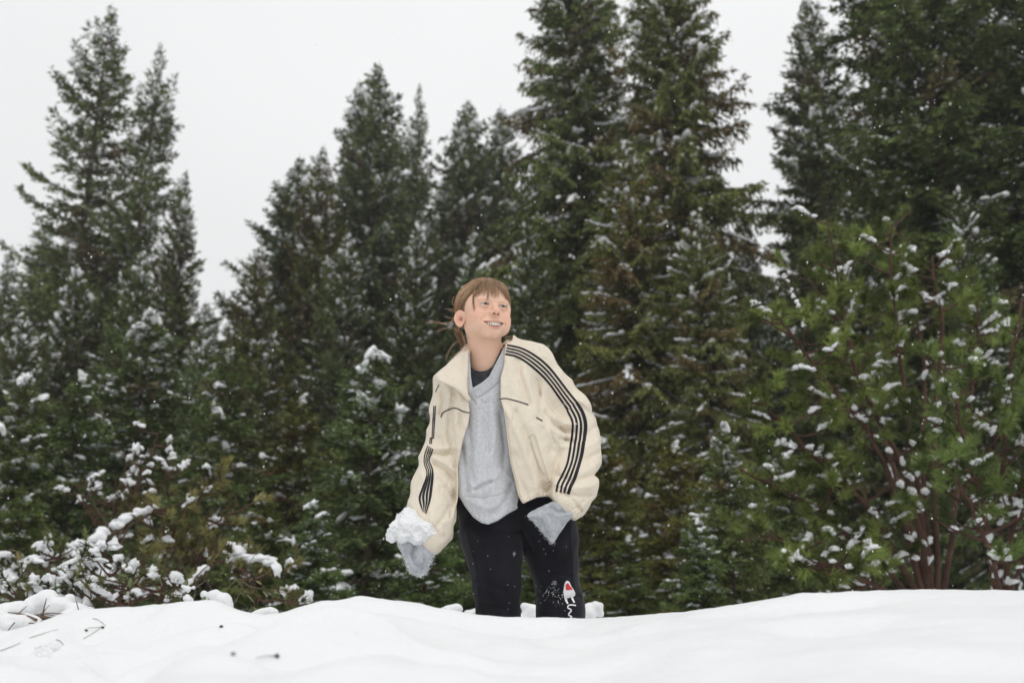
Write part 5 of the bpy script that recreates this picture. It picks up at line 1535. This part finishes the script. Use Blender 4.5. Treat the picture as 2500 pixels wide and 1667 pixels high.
cs, rs = [], []
for pts, Y in fly:
    for q in range(3):
        base_ = np.array([P(a + rng.normal(0, 1.2), b + rng.normal(0, 1.2), Y + rng.normal(0, .004)) for a, b in k3(pts)])
        cs.append(smooth_path(base_, 16)); rs.append(np.linspace(.0005, .00025, 16))
v, f = tubes(cs, rs, 3)
o = pp('hair_strands', mesh_np('hair_strands', v, f, M_HAIR, color=np.repeat(hcol[None] * 1.2, len(v), 0))); o.parent = hair; o.matrix_parent_inverse = Matrix.Identity(4)
o['kind'] = 'stuff'
# brows and lashes
bc_, br_ = [], []
for s_ in (-1, 1):
    for k in range(0):
        t = rng.random(); bx = 12 + 30 * t; bz = 13.5 + 5.5 * math.sin(t * 2.2) - 5 * t * t + rng.normal(0, 1.0); by = 89.5 - 0.0135 * (bx) ** 2 + 1
        bc_.append(toW(np.array([(s_ * bx, by, bz), (s_ * (bx + 2.5), by - .4 + .6, bz + 1.2), (s_ * (bx + 5), by - 1.6 + .6, bz + 1.4)]))); br_.append(np.array((.00025, .00025, .0001)))
    for k in range(11):
        t = (k + .5) / 11; q = -12 + 25 * t; zz = 3.2 * (1 - (q / 13.8) ** 2) + .8; yy = EY + math.sqrt(max(0, 14.6 ** 2 - q * q - zz * zz))
        bc_.append(toW(np.array([(s_ * (EX + q), yy, zz), (s_ * (EX + q * 1.06), yy + 0.9, zz + 0.2), (s_ * (EX + q * 1.08), yy + 1.6, zz + 0.5)]))); br_.append(np.array((.0003, .00025, .0001)))
v, f = tubes(bc_, br_, 3)
o = pp('eyelashes', mesh_np('eyelashes', v, f, M_HAIR, color=np.repeat(hcol[None] * .7, len(v), 0)))
o['kind'] = 'stuff'

for ch in list(jacket.children) + list(trousers.children) + list(mitL.children) + list(mitR.children):
    pass

# ------------------------------------------------------------------ snow held in the hand
sc_ = [(1000, 1288, 34, 2.775), (968, 1292, 19, 2.775), (1036, 1296, 26, 2.77), (1002, 1262, 22, 2.785), (984, 1266, 16, 2.785), (1058, 1304, 13, 2.77), (958, 1312, 12, 2.775), (1018, 1312, 20, 2.765), (984, 1310, 16, 2.765), (998, 1250, 9, 2.79), (1030, 1274, 14, 2.785), (952, 1302, 8, 2.775)]
cs = np.array([P(a, b, Y) for a, b, r, Y in sc_])
g = Grid(cs.min(0) - .05, cs.max(0) + .05, .0022)
d = None
for (a, b, r, Y), c in zip(sc_, cs):
    e = np.sqrt((g.X - c[0]) ** 2 + (g.Y - c[1]) ** 2 + (g.Z - c[2]) ** 2) - RR(r, c)
    d = e if d is None else smin(d, e, 0.008)
m = np.abs(d) < .03
d[m] += 0.012 * (vnoise3(g.X[m] * 55, g.Y[m] * 55, g.Z[m] * 55, 4) - .5) + 0.006 * (vnoise3(g.X[m] * 150, g.Y[m] * 150, g.Z[m] * 150, 5) - .5) + 0.0035 * (vnoise3(g.X[m] * 380, g.Y[m] * 380, g.Z[m] * 380, 6) - .5)
V, F = nets(g, d)
clump = link('snow_clump', mesh_np('snow_clump', V - cs[0], F, M_SNOWCLUMP), loc=cs[0])
tag(clump, 'ragged clump of snow heaped on the dangling grey mitten', 'snow clump')
# ------------------------------------------------------------------ small things on and behind the bank
def on_ground(px, py, y0=0.9, y1=3.0):
    """where the photograph's ray at (px, py) meets the snow"""
    prev = None
    for Y in np.arange(y0, y1, 0.004):
        q = P(px, py, Y); h = float(ground_h(q[0], q[1]))
        if q[2] <= h:
            return np.array((q[0], q[1], h))
    q = P(px, py, y1)
    return np.array((q[0], q[1], float(ground_h(q[0], q[1]))))
M_SEED = mat('seed_husk', (0.05, 0.042, 0.038), rough=0.8)
M_TWIG = mat('twig_bark', (0.14, 0.095, 0.065), rough=0.85, noise=(60, .3, 3), bump=(200, .4, .001))
M_LEAF = mat('leaf', (0.10, 0.13, 0.045), rough=0.5, spec=0.4, noise=(40, .3, 4), attr='col')
M_SPLINTER = mat('split_wood', (0.22, 0.12, 0.065), rough=0.8, noise=(40, .4, 5), bump=(120, .5, .002))

SEEDS = [(540, 1532, 'dark seed head lying highest on the snow, right of the twigs', .0028), (569, 1599, 'lone round dark seed low on the snow', .0024),
         (676, 1606, 'oval dark seed head with a thin bent stem, rightmost on the snow', .0031), (210, 1542, 'small dark seed beside two crossed twigs at the left', .0026),
         (250, 1534, 'elongated dark seed at the tip of a thin twig', .0027)]
for i, (a, b, lb, r) in enumerate(SEEDS):
    c = on_ground(a, b); rg = np.random.default_rng(200 + i)
    o = thing('seed_head', lb, 'seed', c, 'dark seeds on the snow')
    v, f = lumps(np.array([[0, 0, r * .5]]), np.array([[math.cos(i), math.sin(i), .2]]), np.array([[r * 1.35, r, r]]), rg, ICO2, .10, 1.0)
    link('husk', mesh_np('husk', v, f, M_SEED), o)
    if i in (2, 4):
        dx = -0.022 if i == 2 else -0.02
        pts = np.array([(0, 0, r * .6), (dx * .5, -.012, r * .5), (dx, -.03, -.001)])
        v, f = tubes([smooth_path(pts, 10)], [np.linspace(.0007, .0004, 10)], 5); link('stem', mesh_np('stem', v, f, M_TWIG), o)
TW = [([(72, 1558), (105, 1549), (141, 1537)], 'thin brown twig lying on the snow near the left edge', .0006), ([(203, 1562), (222, 1549), (244, 1535)], 'short thin twig slanting up to a dark seed', .0006),
      ([(226, 1510), (240, 1517), (258, 1528)], 'thin grey twig poking out of the bank at the left', .0006), ([(0, 1590), (20, 1584), (50, 1571)], 'brown twig running out at the lower left corner', .0007),
      ([(137, 1562), (146, 1567), (155, 1577)], 'curved bit of twig above the crumbled snow', .0007)]
for pts, lb, r in TW:
    w = np.array([on_ground(a, b) for a, b in pts]); w[:, 2] += r * 1.2
    o = tag(link('twig', None, loc=w[0]), lb, 'twig', 'twigs on the snow')
    v, f = tubes([smooth_path(w - w[0], 12)], [np.linspace(r, r * .6, 12)], 6); link('stem', mesh_np('stem', v, f, M_TWIG), o)
# crumbled snow
c = on_ground(123, 1586); rg = np.random.default_rng(9)
pts = np.array([on_ground(123 + rg.normal(0, 17), 1586 + rg.normal(0, 7)) for _ in range(26)])
v, f = lumps(pts - c, nrm(rg.normal(0, 1, (26, 3))), np.repeat(rg.uniform(.003, .009, (26, 1)), 3, 1), rg, ICO1, .25, 1.0)
o = link('snow_crumbs', mesh_np('snow_crumbs', v, f, M_SNOWCLUMP), loc=c, kind='stuff'); o['label'] = 'little heap of crumbled snow near the lower left corner'; o['category'] = 'snow crumbs'

def snow_mass(name, label, cat, blobs, seed, rough=0.006, kblend=0.02, group=None, h=0.006):
    """heap of snow over brush: blended blobs (px, py of the 2500 view, radius px, Y)"""
    cs = np.array([P(a, b, Y) for a, b, r, Y in blobs]); rr = np.array([RR(r, c) for (a, b, r, Y), c in zip(blobs, cs)])
    g = Grid(cs.min(0) - rr.max() - .03, cs.max(0) + rr.max() + .03, h); d = None
    for c, r in zip(cs, rr):
        e = ell(g.X, g.Y, g.Z, c, (r, r * 1.25, r * .85)); d = e if d is None else smin(d, e, kblend)
    m = np.abs(d) < .05
    d[m] += rough * 2 * (vnoise3(g.X[m] * 22, g.Y[m] * 22, g.Z[m] * 22, seed) - .5) + rough * .8 * (vnoise3(g.X[m] * 70, g.Y[m] * 70, g.Z[m] * 70, seed + 1) - .5)
    V, F = nets(g, d); base = cs.mean(0); base[2] = cs[:, 2].min()
    root = thing(name, label, cat, base, group)
    link('snow_cover', mesh_np('snow_cover', V - base, F, M_SNOW), root)
    return root, base
k6 = lambda u, v: (u / 2.834, 1250 + v / 2.834)
hb_ = [(150, 1480, 24, 3.25), (185, 1491, 22, 3.25), (215, 1500, 18, 3.25), (245, 1505, 16, 3.2), (275, 1509, 12, 3.2), (*k6(330, 610), 30, 3.3), (*k6(240, 650), 30, 3.3), (*k6(130, 690), 34, 3.2), (*k6(30, 720), 36, 3.2), (*k6(380, 680), 26, 3.25), (*k6(470, 720), 22, 3.2), (*k6(560, 760), 16, 3.2),
       (*k6(60, 790), 26, 3.1), (*k6(170, 770), 26, 3.1), (*k6(240, 770), 14, 3.1), (*k6(480, 600), 14, 3.4), (*k6(620, 690), 12, 3.3), (*k6(-60, 760), 40, 3.1), (*k6(880, 715), 14, 3.2), (*k6(800, 720), 12, 3.2)]
root, base = snow_mass('snowy_brush', 'long snow hummock over low brush at the left end of the bank', 'brush', hb_, 61, .007)
rg = np.random.default_rng(62); cs, rs = [], []
for _ in range(46):
    u, v = rg.uniform(0, 620), rg.uniform(760, 850); q = P(*k6(u, v - 40 + abs(u - 200) * .02), rg.uniform(3.0, 3.3)) - base
    d_ = nrm(np.array((rg.normal(0, 1), rg.normal(-.4, .4), rg.normal(0.1, .4)))); ln = rg.uniform(.05, .16)
    cs.append(np.stack([q + d_ * ln * s + np.array((0, 0, -.02)) * s * s for s in np.linspace(0, 1, 5)])); rs.append(np.linspace(.0035, .001, 5) * rg.uniform(.5, 1.2))
v, f = tubes(cs, rs, 4); link('twigs', mesh_np('twigs', v, f, M_TWIG), root, kind='stuff')

LEAF_V = np.array([(0, 0, 0), (.18, .16, .02), (.5, .22, .05), (.82, .13, .03), (1, 0, 0), (.82, -.13, .03), (.5, -.22, .05), (.18, -.16, .02), (.5, 0, 0), (.2, 0, 0), (.8, 0, 0)])
LEAF_F = np.array([(0, 9, 1, 1), (9, 8, 2, 1), (8, 10, 3, 2), (10, 4, 3, 3), (0, 7, 9, 9), (9, 7, 6, 8), (8, 6, 5, 10), (10, 5, 4, 4)])
LEAF_T = [t for q in LEAF_F for t in ([(q[0], q[1], q[2])] if len(set(q)) == 3 else [(q[0], q[1], q[2]), (q[0], q[2], q[3])])]
LEAF_ME = [mesh_np('leaf', LEAF_V, np.array(LEAF_T), M_LEAF, color=np.array(c)[None]) for c in ((0.10, 0.14, 0.045), (0.16, 0.15, 0.055), (0.20, 0.15, 0.06))]
def leaf(parent, at, d, size, k, rg):
    o = link('leaf', LEAF_ME[k % 3], parent); o.location = at
    d = nrm(d); q = Vector(d).to_track_quat('X', 'Z'); q = q @ Matrix.Rotation(rg.uniform(-1, 1), 4, 'X').to_quaternion()
    o.rotation_mode = 'QUATERNION'; o.rotation_quaternion = q; o.scale = (size, size, size)
def leafy(label, stems, leaves, seed, Y, r=.003):
    rg = np.random.default_rng(seed); base = P(*stems[0][0], Y)
    root = thing('leafy_twig', label, 'plant', base)
    cs = [smooth_path(np.array([P(a, b, Y + rg.normal(0, .01)) for a, b in st]) - base, 14) for st in stems]
    v, f = tubes(cs, [np.linspace(r, r * .4, 14)] * len(cs), 5); link('stem', mesh_np('stem', v, f, M_TWIG), root)
    for i, (a, b, da, db, s) in enumerate(leaves):
        p = P(a, b, Y) - base; q = P(a + da, b + db, Y + rg.normal(0, .02)) - base
        leaf(root, p, q - p, np.linalg.norm(q - p) * s, i, rg)
    return root, base
c6 = lambda L: [k6(u, v) for u, v in L]
lv = lambda L: [(*k6(u, v), du / 2.834, dv / 2.834, s) for u, v, du, dv, s in L]
leafy('bare reddish twig with a few pale leaves arching right above the bank', [c6([(1550, 700), (1640, 600), (1700, 430), (1750, 310), (1850, 215)]), c6([(1665, 470), (1740, 515), (1860, 535), (1990, 560)]),
       c6([(1655, 480), (1690, 540), (1750, 555)]), c6([(1590, 570), (1660, 480)]), c6([(1770, 460), (1830, 430), (1900, 400)]), c6([(1545, 560), (1640, 470), (1760, 470)])],
      lv([(1705, 570, 60, 62, 1), (1820, 540, 30, 50, 1), (1840, 545, 40, 20, 1), (1890, 555, 50, 10, 1), (1940, 545, 40, -25, 1), (1985, 560, 25, -25, 1), (1985, 570, -15, 45, 1), (1770, 470, 45, 35, .9), (1790, 420, 30, -40, .9),
          (1750, 450, -30, 30, .8), (1830, 525, -25, -30, .8), (1900, 535, 20, 30, .8), (1720, 690, 40, -35, 1), (1730, 660, 60, 15, .9), (1860, 400, 30, -12, .8), (1775, 265, 14, -25, .6)]), 71, 3.7, .0022)
root, base = leafy('small leafy sprig bowed under a fat cushion of snow behind the bank', [c6([(1240, 720), (1270, 620), (1290, 540), (1300, 450)]), c6([(1400, 720), (1430, 640), (1450, 580)]), c6([(1180, 565), (1260, 575), (1330, 560)]), c6([(1360, 520), (1400, 490), (1440, 460)])],
      lv([(1285, 530, 6, -70, 1), (1300, 460, 45, -20, .9), (1250, 610, -10, 70, .9), (1320, 600, -8, 75, 1), (1400, 600, 20, 70, 1), (1440, 590, 4, 90, 1), (1420, 580, -30, 60, .9), (1360, 560, -30, 40, .9), (1275, 640, 25, 40, .8), (1440, 480, 10, -30, .6)]), 73, 3.4, .0022)
blobs = [(*k6(1480, 590), 20, 3.42), (*k6(1540, 620), 22, 3.42), (*k6(1570, 650), 16, 3.42), (*k6(1300, 530), 9, 3.4), (*k6(1290, 590), 9, 3.4), (*k6(1310, 610), 10, 3.4), (*k6(1410, 570), 10, 3.42), (*k6(1265, 515), 5, 3.4), (*k6(1335, 520), 5, 3.4)]
cs = np.array([P(a, b, Y) for a, b, r, Y in blobs]); g = Grid(cs.min(0) - .06, cs.max(0) + .06, .004); d = None
for (a, b, r, Y), c in zip(blobs, cs):
    e = np.sqrt((g.X - c[0]) ** 2 + (g.Y - c[1]) ** 2 + (g.Z - c[2]) ** 2) - RR(r, c); d = e if d is None else smin(d, e, .008)
d += .006 * (vnoise3(g.X * 60, g.Y * 60, g.Z * 60, 8) - .5)
V, F = nets(g, d); link('snow_cover', mesh_np('snow_cover', V - base, F, M_SNOWCLUMP), root)
leafy('sprig of narrow green leaves poking through the hummock snow', [c6([(880, 720), (890, 620), (905, 520), (930, 440)]), c6([(770, 720), (790, 660), (860, 640)])],
      lv([(895, 520, 10, -70, 1), (915, 500, 50, -40, .9), (950, 490, 30, 30, .8), (880, 440, -70, -10, .9), (680, 710, 80, -40, 1), (690, 715, 70, -20, 1), (930, 450, 50, -20, .8), (890, 600, -40, 40, .7)]), 79, 3.4, .002)
leafy('sprig with four drooping leaves at the far left above the hummock', [c6([(60, 255), (110, 265), (160, 280)])],
      lv([(110, 265, -40, 5, 1), (130, 275, 20, 45, 1.1), (120, 270, 5, 60, 1.1), (150, 280, 12, 40, 1)]), 83, 4.2, .002)
# snowy brush just behind the child's knees
kk = 2500 / 2352
snow_mass('snowy_brush', 'low snow lump behind the bank, left of the trouser legs', 'brush', [(a * kk, b * kk, r, 3.9) for a, b, r in ((1030, 1402, 16), (1052, 1396, 15), (1078, 1408, 13), (1010, 1410, 12), (1095, 1404, 10), (1030, 1425, 20), (1070, 1428, 20))], 91, .006)
snow_mass('snowy_brush', 'snow lump seen in the gap between the two trouser legs', 'brush', [(a * kk, b * kk, r, 3.9) for a, b, r in ((1205, 1392, 10), (1222, 1400, 14), (1212, 1412, 14), (1232, 1416, 12), (1198, 1425, 16))], 93, .006)
snow_mass('snowy_brush', 'crumbly snow lump right of the trouser leg with the emblem', 'brush', [(a * kk, b * kk, r, 3.7) for a, b, r in ((1345, 1398, 12), (1362, 1392, 10), (1374, 1396, 9), (1352, 1412, 16), (1380, 1410, 9), (1335, 1420, 14))], 95, .010)
snow_mass('snowy_brush', 'small smooth snow lump behind the bank right of the snow cushion', 'brush', [(a * kk, b * kk, r, 3.6) for a, b, r in ((600, 1408, 12), (618, 1402, 10), (632, 1404, 8), (585, 1416, 12), (630, 1418, 10))], 97, .005)

# snow-loaded dead twig above the left side of the pine
st = [PD(a, b, 5.9) for a, b in ((1850, 760), (1842, 725), (1826, 690), (1812, 655), (1800, 632))]
snow_limb('bare forked twig coated in snow, sticking out left of the pine crown', st, 15, .008, .012)

# ------------------------------------------------------------------ falling snow and the air
rg = np.random.default_rng(321)
n = 1000
Yf = 1.3 + 8.0 * rg.random(n) ** 1.2
pp_ = np.stack((rg.uniform(-100, 2600, n), rg.uniform(-60, 1480, n)), -1)
keep = ~((np.abs(pp_[:, 0] - 1185) < 90) & (np.abs(pp_[:, 1] - 790) < 140) & (Yf < 3.0)) & ~((np.abs(pp_[:, 0] - 1200) < 280) & (pp_[:, 1] > 900) & (Yf < 3.0) & (rg.random(n) < .6))
pp_, Yf = pp_[keep], Yf[keep]; n = len(Yf)
pts = np.array([P(a, b, y) for (a, b), y in zip(pp_, Yf)])
sz = rg.uniform(.0006, .0015, n) * (0.75 + 0.12 * Yf)
v, f = lumps(pts, nrm(np.array((.22, .05, 1.0)) + rg.normal(0, .25, (n, 3))), np.stack((sz * 1.9, sz, sz), -1), rg, (ICO_V, ICO_F), .15, 1.0)
M_FLAKE = mat('snowflake', (0.93, 0.94, 0.95), rough=0.8, spec=0.1)
fs = link('falling_snow', mesh_np('falling_snow', v, f, M_FLAKE), kind='stuff')
tag(fs, 'small white snowflakes drifting down through the air', 'snowfall')

hz = bpy.data.materials.new('snowy_air'); hz.use_nodes = True
hn = hz.node_tree; hn.nodes.clear()
ho = hn.nodes.new('ShaderNodeOutputMaterial'); hv = hn.nodes.new('ShaderNodeVolumePrincipled')
hv.inputs['Color'].default_value = (0.97, 0.98, 1.0, 1); hv.inputs['Density'].default_value = 0.0008; hv.inputs['Anisotropy'].default_value = 0.2
hn.links.new(hv.outputs[0], ho.inputs['Volume'])
x0, x1, y0, y1, z0, z1 = -330.0, 330.0, -110.0, 520.0, -8.0, 34.0
v = np.array([(x, y, z) for x in (x0, x1) for y in (y0, y1) for z in (z0, z1)])
f = np.array([(0, 1, 3, 2), (4, 6, 7, 5), (0, 4, 5, 1), (2, 3, 7, 6), (0, 2, 6, 4), (1, 5, 7, 3)])
haze = link('haze', mesh_np('haze', v, f, hz, smooth=False), kind='stuff')
